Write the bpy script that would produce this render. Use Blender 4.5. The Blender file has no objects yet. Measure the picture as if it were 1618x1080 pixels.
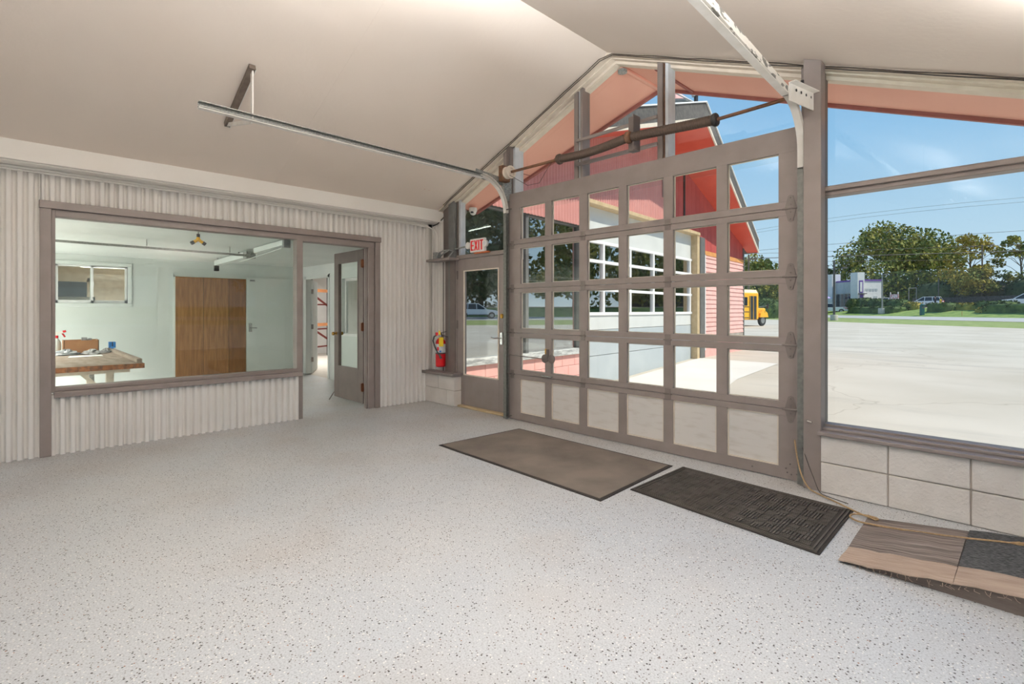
import bpy, math, random
from mathutils import Vector, Matrix
sc = bpy.context.scene
col = sc.collection
R_ = math.radians

# ------------------------------------------------------------------ camera
# Two-point perspective: level camera with a vertical lens shift. Axes: wall_left is the
# plane x=0, the glazed front is the plane y=0, floor is z=0.
CAM = (6.404, -4.40, 1.35)
YAW = R_(45.86)
cd = bpy.data.cameras.new('camera'); cam = bpy.data.objects.new('camera', cd); col.objects.link(cam)
cam.location = CAM; cam.rotation_euler = (R_(90), 0, YAW)
cd.sensor_fit = 'HORIZONTAL'; cd.sensor_width = 36.0; cd.lens = 36.0 * 804.6 / 1618.0
cd.shift_y = -(540 - 490) / 1618.0
cd.clip_start = .05; cd.clip_end = 600
sc.camera = cam
FW = Vector((-math.sin(YAW), math.cos(YAW), 0)); RT = Vector((math.cos(YAW), math.sin(YAW), 0))

# ------------------------------------------------------------------ light
sc.view_settings.view_transform = 'Standard'; sc.view_settings.look = 'None'
sc.view_settings.gamma = 1.0; sc.view_settings.exposure = 0.25; sc.view_settings.use_curve_mapping = False
sc.cycles.use_denoising = True
sc.cycles.transparent_max_bounces = 24
sc.cycles.max_bounces = 10; sc.cycles.diffuse_bounces = 5; sc.cycles.glossy_bounces = 4
sc.cycles.sample_clamp_indirect = 6.0
SKY_STRENGTH = 0.80
SUN_STRENGTH = 4.0
FILL_UP = 124.0  # power of the added, unseen room lamps
FILL_DOWN = 7.0
w = bpy.data.worlds.new('sky'); sc.world = w; w.use_nodes = True
nt = w.node_tree; nt.nodes.clear()
o_ = nt.nodes.new('ShaderNodeOutputWorld'); bg = nt.nodes.new('ShaderNodeBackground')
tc = nt.nodes.new('ShaderNodeTexCoord'); sx = nt.nodes.new('ShaderNodeSeparateXYZ'); rp = nt.nodes.new('ShaderNodeValToRGB')
nt.links.new(tc.outputs['Generated'], sx.inputs[0]); nt.links.new(sx.outputs['Z'], rp.inputs[0])
rp.color_ramp.elements[0].position = 0.0; rp.color_ramp.elements[0].color = (.72, .86, .95, 1)
rp.color_ramp.elements[1].position = 1.0; rp.color_ramp.elements[1].color = (.13, .32, .70, 1)
for p_, c_ in ((.10, (.56, .78, .95, 1)), (.28, (.32, .60, .90, 1)), (.5, (.22, .47, .82, 1))):
    e_ = rp.color_ramp.elements.new(p_); e_.color = c_
nt.links.new(rp.outputs[0], bg.inputs[0]); bg.inputs[1].default_value = SKY_STRENGTH
nt.links.new(bg.outputs[0], o_.inputs[0])
sd = bpy.data.lights.new('sun', 'SUN'); sun = bpy.data.objects.new('sun', sd); col.objects.link(sun)
sd.energy = SUN_STRENGTH; sd.angle = R_(.55); sd.color = (1, .93, .80)
sun.rotation_euler = Vector((.558, .215, .801)).to_track_quat('Z', 'Y').to_euler()
sun.location = (10, 6, 20)

# ------------------------------------------------------------------ materials
def s2l(c):
    return tuple(((v / 255.) / 12.92 if v / 255. <= .04045 else ((v / 255. + .055) / 1.055) ** 2.4) for v in c[:3]) + (1.0,)
MT = {}
def pm(name, c1, c2=None, scale=4.0, rough=.6, metal=0.0, bump=0.0, bscale=60.0, stretch=(1, 1, 1), lo=.35, hi=.65, detail=4, spec=.5):
    """Principled material whose base colour is noise between two sRGB colours, with fine bump."""
    m = bpy.data.materials.new(name); m.use_nodes = True; n = m.node_tree.nodes; l = m.node_tree.links
    b = n['Principled BSDF']; b.inputs['Roughness'].default_value = rough; b.inputs['Metallic'].default_value = metal
    b.inputs['Specular IOR Level'].default_value = spec
    t = n.new('ShaderNodeTexCoord'); mp = n.new('ShaderNodeMapping'); mp.inputs['Scale'].default_value = stretch
    l.new(t.outputs['Object'], mp.inputs[0])
    no = n.new('ShaderNodeTexNoise'); no.inputs['Scale'].default_value = scale; no.inputs['Detail'].default_value = detail
    l.new(mp.outputs[0], no.inputs['Vector'])
    r = n.new('ShaderNodeValToRGB'); r.color_ramp.elements[0].position = lo; r.color_ramp.elements[1].position = hi
    r.color_ramp.elements[0].color = s2l(c1); r.color_ramp.elements[1].color = s2l(c2 or tuple(min(255, v * 1.05 + 2) for v in c1))
    l.new(no.outputs[0], r.inputs[0]); l.new(r.outputs[0], b.inputs['Base Color'])
    if bump:
        nb = n.new('ShaderNodeTexNoise'); nb.inputs['Scale'].default_value = bscale; nb.inputs['Detail'].default_value = 3
        l.new(mp.outputs[0], nb.inputs['Vector'])
        bp = n.new('ShaderNodeBump'); bp.inputs['Strength'].default_value = bump; bp.inputs['Distance'].default_value = .01
        l.new(nb.outputs[0], bp.inputs['Height']); l.new(bp.outputs[0], b.inputs['Normal'])
    MT[name] = m
    return m
def glass(name, f0=.025, tint=(.97, .985, .98), rough=0.0):
    """thin pane: clear with a Schlick mirror share, the same from both faces"""
    m = bpy.data.materials.new(name); m.use_nodes = True; n = m.node_tree.nodes; l = m.node_tree.links; n.clear()
    o = n.new('ShaderNodeOutputMaterial'); mx = n.new('ShaderNodeMixShader'); g_ = n.new('ShaderNodeNewGeometry')
    def mt(op, a, b=None, c=None):
        q = n.new('ShaderNodeMath'); q.operation = op
        for k, v in enumerate((a, b, c)):
            if v is None: continue
            if isinstance(v, (int, float)): q.inputs[k].default_value = v
            else: l.new(v, q.inputs[k])
        return q.outputs[0]
    dp = n.new('ShaderNodeVectorMath'); dp.operation = 'DOT_PRODUCT'; l.new(g_.outputs['Normal'], dp.inputs[0]); l.new(g_.outputs['Incoming'], dp.inputs[1])
    c = mt('ABSOLUTE', dp.outputs['Value']); p5 = mt('POWER', mt('SUBTRACT', 1.0, c), 5.0); fac = mt('MULTIPLY_ADD', p5, 1 - f0, f0)
    t = n.new('ShaderNodeBsdfTransparent'); t.inputs[0].default_value = tint + (1,)
    g = n.new('ShaderNodeBsdfGlossy'); g.inputs['Roughness'].default_value = rough
    l.new(fac, mx.inputs[0]); l.new(t.outputs[0], mx.inputs[1]); l.new(g.outputs[0], mx.inputs[2]); l.new(mx.outputs[0], o.inputs[0])
    MT[name] = m
    return m
def emis(name, c, s):
    m = bpy.data.materials.new(name); m.use_nodes = True; b = m.node_tree.nodes['Principled BSDF']
    b.inputs['Base Color'].default_value = (.8, .8, .8, 1); b.inputs['Emission Color'].default_value = c + (1,); b.inputs['Emission Strength'].default_value = s
    MT[name] = m
    return m

def floor_mat():
    m = bpy.data.materials.new('speckled_floor'); m.use_nodes = True; n = m.node_tree.nodes; l = m.node_tree.links
    b = n['Principled BSDF']; b.inputs['Roughness'].default_value = .42; b.inputs['Specular IOR Level'].default_value = .35
    t = n.new('ShaderNodeTexCoord')
    def noise(s, d=4):
        q = n.new('ShaderNodeTexNoise'); q.inputs['Scale'].default_value = s; q.inputs['Detail'].default_value = d; l.new(t.outputs['Object'], q.inputs['Vector']); return q
    def ramp(src, a, c, p0, p1):
        q = n.new('ShaderNodeValToRGB'); q.color_ramp.elements[0].position = p0; q.color_ramp.elements[1].position = p1
        q.color_ramp.elements[0].color = a; q.color_ramp.elements[1].color = c; l.new(src, q.inputs[0]); return q
    def mix(fac, a, c):
        q = n.new('ShaderNodeMix'); q.data_type = 'RGBA'
        l.new(fac, q.inputs[0])
        for s_, k in ((a, 6), (c, 7)):
            if isinstance(s_, tuple): q.inputs[k].default_value = s_
            else: l.new(s_, q.inputs[k])
        return q.outputs[2]
    base = ramp(noise(.7).outputs[0], s2l((190, 196, 202)), s2l((205, 206, 206)), .35, .65).outputs[0]
    grit = ramp(noise(130, 2).outputs[0], s2l((150, 147, 144)), s2l((216, 216, 216)), .34, .56).outputs[0]
    mg = n.new('ShaderNodeMix'); mg.data_type = 'RGBA'; mg.inputs[0].default_value = .38; l.new(base, mg.inputs[6]); l.new(grit, mg.inputs[7])
    c = mg.outputs[2]
    # brown dusty patches
    sepx = n.new('ShaderNodeSeparateXYZ'); l.new(t.outputs['Object'], sepx.inputs[0])
    dn = noise(1.1, 6)
    # dust gathers towards the corrugated wall (x small) and the front wall (y near 0)
    def band(axis, a, c2):
        q = n.new('ShaderNodeMapRange'); q.inputs[1].default_value = a; q.inputs[2].default_value = c2; q.inputs[3].default_value = 1; q.inputs[4].default_value = 0
        l.new(sepx.outputs[axis], q.inputs[0]); return q.outputs[0]
    bx_, by_ = band('X', 0.0, 2.6), band('Y', -.05, -.5)
    mxm = n.new('ShaderNodeMath'); mxm.operation = 'MAXIMUM'; l.new(bx_, mxm.inputs[0]); l.new(by_, mxm.inputs[1])
    ad = n.new('ShaderNodeMath'); ad.operation = 'MULTIPLY_ADD'; l.new(mxm.outputs[0], ad.inputs[0]); ad.inputs[1].default_value = .20; l.new(dn.outputs[0], ad.inputs[2])
    df = ramp(ad.outputs[0], (0, 0, 0, 1), (.5, .5, .5, 1), .52, .9).outputs[0]
    c = mix(df, c, s2l((176, 162, 149)))
    # chips of dark and tan flake
    dens = noise(.9, 3)      # flakes lie denser in some patches
    for sc_, th, keep, cc in ((46, .19, .95, (74, 70, 68)), (70, .21, 1.0, (112, 104, 98)), (30, .10, 1.12, (150, 98, 68)), (60, .22, 1.0, (232, 230, 226))):
        v = n.new('ShaderNodeTexVoronoi'); v.inputs['Scale'].default_value = sc_; l.new(t.outputs['Object'], v.inputs['Vector'])
        a = n.new('ShaderNodeMath'); a.operation = 'LESS_THAN'; a.inputs[1].default_value = th; l.new(v.outputs['Distance'], a.inputs[0])
        sp = n.new('ShaderNodeSeparateColor'); l.new(v.outputs['Color'], sp.inputs[0])
        sm = n.new('ShaderNodeMath'); sm.operation = 'ADD'; l.new(sp.outputs[0], sm.inputs[0]); l.new(dens.outputs[0], sm.inputs[1])
        g = n.new('ShaderNodeMath'); g.operation = 'GREATER_THAN'; g.inputs[1].default_value = keep; l.new(sm.outputs[0], g.inputs[0])
        k = n.new('ShaderNodeMath'); k.operation = 'MULTIPLY'; l.new(a.outputs[0], k.inputs[0]); l.new(g.outputs[0], k.inputs[1])
        c = mix(k.outputs[0], c, s2l(cc))
    l.new(c, b.inputs['Base Color'])
    bp = n.new('ShaderNodeBump'); bp.inputs['Strength'].default_value = .35; bp.inputs['Distance'].default_value = .004
    l.new(noise(90, 3).outputs[0], bp.inputs['Height']); l.new(bp.outputs[0], b.inputs['Normal'])
    MT['floor'] = m
    return m
floor_mat()

def stripe_mat(name, cols, axis_scale, scale, rough=.95):
    m = pm(name, cols[0], cols[1], scale=scale, rough=rough, bump=.6, bscale=scale * 6, stretch=axis_scale, lo=.3, hi=.7, detail=6, spec=.1)
    return m
def ramp_mat(name, stops, axis='Z', rough=.8):
    """colour bands up an object's own height (clothing of a small figure)"""
    m = bpy.data.materials.new(name); m.use_nodes = True; n = m.node_tree.nodes; l = m.node_tree.links
    t = n.new('ShaderNodeTexCoord'); s = n.new('ShaderNodeSeparateXYZ'); r = n.new('ShaderNodeValToRGB'); r.color_ramp.interpolation = 'CONSTANT'
    l.new(t.outputs['Generated'], s.inputs[0]); l.new(s.outputs[axis], r.inputs[0]); l.new(r.outputs[0], n['Principled BSDF'].inputs['Base Color'])
    r.color_ramp.elements[0].color = s2l(stops[0][1]); r.color_ramp.elements[1].position = stops[1][0]; r.color_ramp.elements[1].color = s2l(stops[1][1])
    for p, c in stops[2:]:
        e = r.color_ramp.elements.new(p); e.color = s2l(c)
    n['Principled BSDF'].inputs['Roughness'].default_value = rough
    MT[name] = m

pm('corr_white', (240, 235, 229), (245, 241, 236), 2, .5, bump=.08, bscale=30)
pm('wall_white', (234, 228, 221), (240, 235, 229), 1.5, .7, bump=.1, bscale=60)
pm('office_white', (214, 220, 217), (222, 227, 224), 1.2, .7)
pm('ceiling', (228, 214, 201), (232, 219, 207), .8, .75, bump=.12, bscale=25)
pm('beam_white', (241, 236, 229), (245, 241, 235), 1.5, .6, bump=.1, bscale=18)
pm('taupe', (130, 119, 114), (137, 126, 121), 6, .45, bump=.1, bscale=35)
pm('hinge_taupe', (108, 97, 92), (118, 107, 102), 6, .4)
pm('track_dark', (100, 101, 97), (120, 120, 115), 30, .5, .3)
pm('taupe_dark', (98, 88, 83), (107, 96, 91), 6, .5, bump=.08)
pm('block_white', (220, 212, 204), (229, 222, 215), 5, .75, bump=.5, bscale=55)
pm('mortar', (178, 168, 158), (188, 178, 168), 12, .9)
pm('alu', (196, 199, 203), (208, 211, 214), 8, .45, 0)
pm('galv', (128, 130, 127), (164, 165, 160), 60, .5, .3, detail=2)
pm('chipped_paint', (226, 221, 212), (120, 118, 112), 26, .5, lo=.53, hi=.57, stretch=(1, .35, 1))
pm('white_paint', (236, 232, 226), (226, 221, 213), 10, .45)
pm('spring_brown', (74, 62, 55), (104, 88, 76), 40, .6, .5, bump=.5, bscale=160, stretch=(8, 1, 1))
pm('rust', (122, 84, 58), (92, 68, 54), 30, .8, .2)
pm('hanger_dark', (92, 80, 71), (106, 94, 84), 20, .7)
pm('cream', (226, 214, 198), (216, 203, 186), 10, .6)
pm('panel_white', (219, 213, 207), (198, 188, 177), 5, .55, lo=.5, hi=.85, stretch=(1, 1, 5))
pm('black', (30, 29, 28), (42, 40, 39), 20, .5)
pm('cable', (56, 50, 46), (74, 66, 60), 20, .6)
pm('rubber_brown', (112, 103, 95), (134, 124, 114), 2.2, .95, bump=.8, bscale=220, spec=.15)
pm('rubber_black', (46, 42, 40), (58, 54, 51), 5, .85, bump=.5, bscale=160, spec=.2)
stripe_mat('carpet_stripe', ((84, 74, 68), (164, 152, 144)), (.6, 16, 1), 5)
pm('carpet_charcoal', (56, 57, 58), (112, 112, 112), 90, 1, bump=.8, bscale=200, lo=.4, hi=.62, stretch=(.6, 2.2, 1), spec=.1)
stripe_mat('carpet_beige', ((168, 147, 131), (190, 170, 154)), (1, 9, 1), 7)
pm('ramp_wood', (98, 87, 81), (118, 107, 100), 6, .8, bump=.3, stretch=(1, 6, 6))
pm('rubber_bar', (70, 65, 61), (80, 75, 71), 9, .8, spec=.2)
pm('rope', (150, 122, 88), (172, 146, 110), 80, .95)
pm('ext_red', (196, 12, 22), (206, 18, 28), 10, .25)
pm('tag_yellow', (240, 205, 24), (246, 214, 40), 10, .5)
pm('label_white', (226, 226, 228), (205, 208, 214), 40, .4)
pm('label_blue', (40, 120, 200), None, 10, .4)
pm('sign_white', (238, 236, 231), (232, 229, 224), 10, .4)
pm('sign_red', (222, 20, 26), (228, 28, 32), 10, .4)
pm('orange_brown', (196, 108, 56), (182, 96, 48), 10, .6)
pm('brass', (178, 140, 62), (150, 112, 48), 20, .3, .9)
pm('bronze', (92, 52, 30), (112, 68, 40), 30, .4, .6)
pm('chrome', (190, 190, 188), (210, 210, 208), 10, .25, .9)
pm('wood_oak', (158, 110, 62), (132, 88, 46), 3, .45, stretch=(9, 9, .9), detail=8, bump=.1)
pm('wood_oak_dark', (138, 92, 48), (116, 74, 38), 3, .45, stretch=(9, 9, .9), detail=8)
pm('butcher', (158, 96, 50), (96, 58, 32), 9, .6, stretch=(.5, 3, 3), detail=6, bump=.2)
pm('bench_top', (150, 134, 120), (118, 98, 82), 3, .7, stretch=(1, 5, 1), detail=6)
pm('bench_white', (214, 205, 190), (196, 186, 170), 12, .6)
pm('cardboard', (160, 112, 72), (146, 100, 62), 10, .85)
pm('plastic_clear', (170, 168, 166), (120, 118, 118), 30, .25, lo=.3, hi=.7)
pm('plastic_grey', (120, 122, 126), (160, 160, 160), 14, .3)
pm('bottle', (198, 204, 200), (188, 194, 190), 6, .3)
pm('blue', (14, 118, 196), (20, 128, 206), 10, .4)
pm('paper', (240, 240, 238), (232, 232, 230), 10, .7)
pm('yellow_plug', (240, 178, 20), (232, 166, 10), 10, .4)
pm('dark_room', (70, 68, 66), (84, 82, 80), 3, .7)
pm('panel_door', (150, 148, 144), (160, 158, 154), 3, .6)
pm('rack_orange', (214, 142, 92), (226, 158, 108), 10, .5)
pm('rack_red', (112, 48, 42), (128, 60, 54), 10, .5)
# outside
pm('soffit_salmon', (230, 168, 148), (236, 178, 158), 1.5, .7, bump=.05)
pm('fascia_red', (142, 78, 70), (160, 92, 82), 4, .7)
pm('red_corr', (208, 144, 136), (216, 154, 146), 2, .5)
pm('red_panel', (176, 72, 68), (190, 84, 78), 2, .6)
pm('red_soffit', (206, 78, 58), (214, 88, 66), 2, .6)
pm('red_block', (230, 172, 164), (236, 182, 174), 6, .8, bump=.3)
pm('red_lap', (228, 176, 167), (234, 186, 178), 5, .6)
pm('cap_grey', (150, 152, 152), (206, 208, 206), 14, .8, lo=.4, hi=.6, stretch=(3, .5, 3))
pm('shingle', (78, 76, 76), (98, 95, 92), 14, .9, bump=.4)
pm('bay_panel', (206, 208, 206), (214, 216, 214), 2, .5)
pm('bay_lower', (176, 184, 188), (184, 191, 194), 2, .5)
pm('bay_white', (242, 242, 242), (236, 236, 236), 5, .4)
pm('tan_trim', (206, 184, 148), (192, 168, 130), 8, .6)
pm('pillar_grey', (98, 98, 96), (110, 110, 108), 8, .5)
pm('orange_trim', (222, 160, 96), (206, 140, 78), 10, .7)
pm('asphalt', (170, 170, 168), (184, 184, 182), 3, .9)
pm('grass', (104, 132, 62), (140, 158, 84), 1.2, 1, bump=.6, bscale=14, detail=8)
pm('grass_dry', (124, 142, 78), (150, 160, 100), 1.2, 1, bump=.6, bscale=14, detail=8)
pm('gravel', (176, 166, 156), (150, 140, 130), 3, 1)
pm('bark', (92, 80, 68), (112, 100, 86), 12, .95, stretch=(4, 4, .8))
pm('leaf_mix', (88, 106, 46), (172, 160, 70), .45, .8, lo=.42, hi=.66, detail=5)
pm('leaf_gold', (112, 118, 48), (186, 162, 66), .5, .8, lo=.38, hi=.62, detail=5)
pm('leaf_dark', (50, 66, 36), (86, 96, 52), .6, .85, detail=5)
pm('leaf_brown', (84, 80, 58), (112, 100, 72), .6, .9, detail=5)
pm('leaf_hedge', (56, 76, 36), (92, 112, 52), 1.2, .85, detail=5)
pm('car_white', (232, 234, 236), (238, 240, 242), 3, .25)
pm('car_silver', (188, 192, 196), (198, 202, 206), 3, .3, .3)
pm('car_dark', (44, 46, 50), (54, 56, 60), 3, .3)
pm('car_glass', (34, 40, 46), (48, 54, 60), 2, .08)
pm('tyre', (30, 30, 31), (42, 42, 42), 20, .9)
pm('hub', (168, 170, 172), (150, 152, 154), 20, .4, .6)
pm('lamp_red', (200, 40, 36), None, 20, .3)
pm('bus_yellow', (244, 176, 32), (248, 186, 44), 3, .4)
pm('bus_cream', (246, 226, 180), None, 3, .5)
pm('bus_red', (224, 92, 74), (232, 120, 100), 18, .5)
pm('store_white', (232, 230, 226), (224, 222, 218), 2, .7)
pm('store_grey', (176, 182, 182), (184, 190, 190), 2, .7)
pm('purple', (104, 68, 150), (122, 84, 164), 4, .6)
pm('lavender', (176, 160, 214), None, 4, .6)
pm('pole_dark', (74, 72, 72), (88, 86, 84), 6, .6)
pm('pole_light', (150, 146, 140), (160, 156, 150), 6, .6)
pm('pole_wood', (112, 98, 84), (126, 112, 98), 8, .9)
pm('concrete_base', (188, 180, 168), (200, 192, 180), 8, .9)
pm('teal', (18, 84, 84), (24, 94, 92), 8, .5)
pm('roof_blue', (70, 106, 124), (80, 116, 132), 3, .5)
pm('retaining', (66, 62, 62), (90, 84, 82), 3, .95, bump=.6, bscale=8)
pm('bollard_yellow', (236, 200, 40), None, 8, .5)
pm('sign_pink', (216, 150, 150), (236, 230, 230), 3, .5, lo=.48, hi=.52)
ramp_mat('person_clothes', ((0, (60, 50, 48)), (.06, (176, 132, 112)), (.27, (40, 38, 42)), (.52, (46, 40, 46)), (.60, (58, 44, 52)), (.84, (186, 140, 120))))
glass('glass_clear', .02)
glass('glass_green', .025, (.95, .98, .965))
glass('glass_wing', .55, (.62, .68, .66))
emis('tube_on', (1, .97, .92), 1.5)
emis('fill_tube_on', (1, .97, .92), 1.0)
emis('tube_far', (1, .95, .86), 9.0)
def concrete_mat():
    m = pm('concrete', (188, 179, 164), (204, 196, 183), .35, .9, bump=.15, bscale=30, detail=8)
    n = m.node_tree.nodes; l = m.node_tree.links; b = n['Principled BSDF']
    t = n.new('ShaderNodeTexCoord'); base = b.inputs['Base Color'].links[0].from_socket
    v = n.new('ShaderNodeTexVoronoi'); v.feature = 'DISTANCE_TO_EDGE'; v.inputs['Scale'].default_value = .22
    nz = n.new('ShaderNodeTexNoise'); nz.inputs['Scale'].default_value = 1.5
    va = n.new('ShaderNodeVectorMath'); va.operation = 'ADD'; l.new(t.outputs['Object'], nz.inputs['Vector']); l.new(t.outputs['Object'], va.inputs[0])
    l.new(nz.outputs['Color'], va.inputs[1]); l.new(va.outputs[0], v.inputs['Vector'])
    r = n.new('ShaderNodeValToRGB'); r.color_ramp.elements[0].position = 0; r.color_ramp.elements[1].position = .006
    r.color_ramp.elements[0].color = (.5, .5, .5, 1); r.color_ramp.elements[1].color = (0, 0, 0, 1); l.new(v.outputs['Distance'], r.inputs[0])
    q = n.new('ShaderNodeMix'); q.data_type = 'RGBA'; l.new(r.outputs[0], q.inputs[0]); l.new(base, q.inputs[6]); q.inputs[7].default_value = s2l((150, 138, 122))
    n2 = n.new('ShaderNodeTexNoise'); n2.inputs['Scale'].default_value = .8; n2.inputs['Detail'].default_value = 8
    mp = n.new('ShaderNodeMapping'); mp.inputs['Scale'].default_value = (.35, 1.6, 1); mp.inputs['Rotation'].default_value = (0, 0, .5); l.new(t.outputs['Object'], mp.inputs[0]); l.new(mp.outputs[0], n2.inputs['Vector'])
    r2 = n.new('ShaderNodeValToRGB'); r2.color_ramp.elements[0].position = .56; r2.color_ramp.elements[1].position = .74
    r2.color_ramp.elements[0].color = (0, 0, 0, 1); r2.color_ramp.elements[1].color = (.55, .55, .55, 1); l.new(n2.outputs[0], r2.inputs[0])
    q2 = n.new('ShaderNodeMix'); q2.data_type = 'RGBA'; l.new(r2.outputs[0], q2.inputs[0]); l.new(q.outputs[2], q2.inputs[6]); q2.inputs[7].default_value = s2l((162, 156, 148))
    l.new(q2.outputs[2], b.inputs['Base Color'])
concrete_mat()
pm('apron', (216, 212, 204), (224, 221, 214), .8, .85)

# ------------------------------------------------------------------ mesh helpers
def wave(t):
    """corrugation profile 0..1: wide rounded crest, narrower valley"""
    v = .5 - .5 * math.cos(2 * math.pi * t)
    v = min(1.0, max(0.0, (v - .16) / .42)); return v * v * (3 - 2 * v)
class MB:
    def __init__(s): s.v = []; s.f = []
    def add(s, vs, fs):
        k = len(s.v); s.v += [tuple(p) for p in vs]; s.f += [tuple(i + k for i in q) for q in fs]; return s
    def box(s, x0, x1, y0, y1, z0, z1):
        return s.add([(x0, y0, z0), (x1, y0, z0), (x1, y1, z0), (x0, y1, z0), (x0, y0, z1), (x1, y0, z1), (x1, y1, z1), (x0, y1, z1)],
                     [(3, 2, 1, 0), (4, 5, 6, 7), (0, 1, 5, 4), (1, 2, 6, 5), (2, 3, 7, 6), (3, 0, 4, 7)])
    def beam(s, a, b, wd, ht, up=(0, 0, 1)):
        a, b = Vector(a), Vector(b); d = (b - a).normalized(); u = Vector(up)
        r = d.cross(u)
        if r.length < 1e-5: r = d.cross(Vector((0, 1, 0)))
        r.normalize(); u = r.cross(d)
        vs = []
        for p in (a, b):
            for i, j in ((-1, -1), (1, -1), (1, 1), (-1, 1)): vs.append(p + r * (wd / 2 * i) + u * (ht / 2 * j))
        return s.add(vs, [(0, 1, 2, 3), (7, 6, 5, 4), (0, 4, 5, 1), (1, 5, 6, 2), (2, 6, 7, 3), (3, 7, 4, 0)])
    def prism(s, poly, vec):
        """poly: 3-D points, extruded along vec"""
        n = len(poly); v = Vector(vec); vs = [Vector(p) for p in poly]; vs += [p + v for p in vs]
        return s.add(vs, [tuple(range(n - 1, -1, -1)), tuple(range(n, 2 * n))] + [(i, (i + 1) % n, n + (i + 1) % n, n + i) for i in range(n)])
    def tube(s, pts, r, n=8, cap=True):
        pts = [Vector(p) for p in pts]; m = len(pts); rr = r if isinstance(r, (list, tuple)) else [r] * m
        vs, fs = [], []; prev = None
        for i, p in enumerate(pts):
            d = (pts[min(i + 1, m - 1)] - pts[max(i - 1, 0)]).normalized()
            if prev is None:
                u = d.cross(Vector((0, 0, 1)))
                if u.length < 1e-3: u = d.cross(Vector((1, 0, 0)))
            else: u = prev - d * prev.dot(d)
            u.normalize(); prev = u; w_ = d.cross(u)
            for k in range(n):
                t = 2 * math.pi * k / n; vs.append(p + u * (rr[i] * math.cos(t)) + w_ * (rr[i] * math.sin(t)))
        for i in range(m - 1):
            for k in range(n):
                k2 = (k + 1) % n; fs.append((i * n + k, i * n + k2, (i + 1) * n + k2, (i + 1) * n + k))
        if cap: fs += [tuple(range(n - 1, -1, -1)), tuple((m - 1) * n + k for k in range(n))]
        return s.add(vs, fs)
    def lathe(s, prof, c=(0, 0, 0), n=16, axis='Z'):
        vs, fs = [], []; m = len(prof)
        for r, h in prof:
            for k in range(n):
                t = 2 * math.pi * k / n; a, b = r * math.cos(t), r * math.sin(t)
                p = {'Z': (a, b, h), 'Y': (a, h, b), 'X': (h, a, b)}[axis]
                vs.append((c[0] + p[0], c[1] + p[1], c[2] + p[2]))
        for i in range(m - 1):
            for k in range(n):
                k2 = (k + 1) % n; fs.append((i * n + k, i * n + k2, (i + 1) * n + k2, (i + 1) * n + k))
        fs += [tuple(range(n - 1, -1, -1)), tuple((m - 1) * n + k for k in range(n))]
        return s.add(vs, fs)
    def corr(s, a0, a1, z0, z1, base, amp, pitch, axis='y', sign=1, per=12, zlo=None, zhi=None):
        """corrugated sheet standing in the plane axis x z; the waves push it out by sign*amp"""
        n = max(2, int(round((a1 - a0) / pitch * per))); vs = []; fs = []
        for i in range(n + 1):
            a = a0 + (a1 - a0) * i / n; o = base + sign * amp * wave(a / pitch)
            lo = zlo(a) if zlo else z0; hi = zhi(a) if zhi else z1
            for z in (lo, hi): vs.append((o, a, z) if axis == 'y' else (a, o, z))
        for i in range(n): fs.append((2 * i, 2 * i + 2, 2 * i + 3, 2 * i + 1))
        return s.add(vs, fs)
    def mesh(s, name, smooth=False, ang=35, origin=(0, 0, 0)):
        me = bpy.data.meshes.new(name); ox, oy, oz = origin
        me.from_pydata([(x - ox, y - oy, z - oz) for x, y, z in s.v], [], s.f)
        if smooth:
            me.polygons.foreach_set('use_smooth', [True] * len(me.polygons)); me.set_sharp_from_angle(angle=R_(ang))
        me.update(); return me
    def build(s, name, mat, parent=None, smooth=False, bevel=0, ang=35, local=False, fix=False):
        org = (0, 0, 0)
        if parent is not None and not local: org = ORG.get(parent.name, (0, 0, 0))
        me = s.mesh(name, smooth, ang, org)
        if fix:
            import bmesh
            bm = bmesh.new(); bm.from_mesh(me); bmesh.ops.recalc_face_normals(bm, faces=bm.faces); bm.to_mesh(me); bm.free()
        me.materials.append(MT[mat] if isinstance(mat, str) else mat)
        o = bpy.data.objects.new(name, me); col.objects.link(o)
        if parent is not None: o.parent = parent; ORG[o.name] = org
        if bevel:
            b = o.modifiers.new('bevel', 'BEVEL'); b.width = bevel; b.segments = 2; b.limit_method = 'ANGLE'; b.angle_limit = R_(40)
        return o
ORG = {}
def tag(o, label=None, cat=None, group=None, kind=None):
    if label: o['label'] = label
    if cat: o['category'] = cat
    if group: o['group'] = group
    if kind: o['kind'] = kind
    return o
def thing(name, label, cat, loc=(0, 0, 0), rz=0, group=None, kind=None):
    o = bpy.data.objects.new(name, None); col.objects.link(o); o.location = loc; o.rotation_euler = (0, 0, rz); o.empty_display_size = .1
    ORG[o.name] = tuple(loc)
    return tag(o, label, cat, group, kind)
def struct(o, label=None, cat=None): return tag(o, label, cat, None, 'structure')
def copy_tree(o, parent=None):
    c = o.copy(); col.objects.link(c); c.parent = parent
    for ch in list(o.children): copy_tree(ch, c)
    return c
rnd = random.Random(5)
def B(*a): return MB().box(*a)

# ================================================================== THE ROOM
RIDGE_X, RIDGE_Z, PITCH = 3.28, 4.04, .411
def cz(x): return RIDGE_Z - PITCH * abs(x - RIDGE_X)
YG = .20            # plane of the upper glazing
XR, YB = 6.95, -9.0  # right and back walls
fl = struct(B(-4.62, XR + .1, YB, .02, -.12, 0).build('floor', 'floor'), 'pale grey speckled epoxy floor with dusty patches', 'floor')
sill_ = struct(B(.05, XR, .02, .30, -.14, -.004).build('trim_1', 'concrete_base'), 'bare concrete strip under the garage door and front wall', 'threshold')

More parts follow.
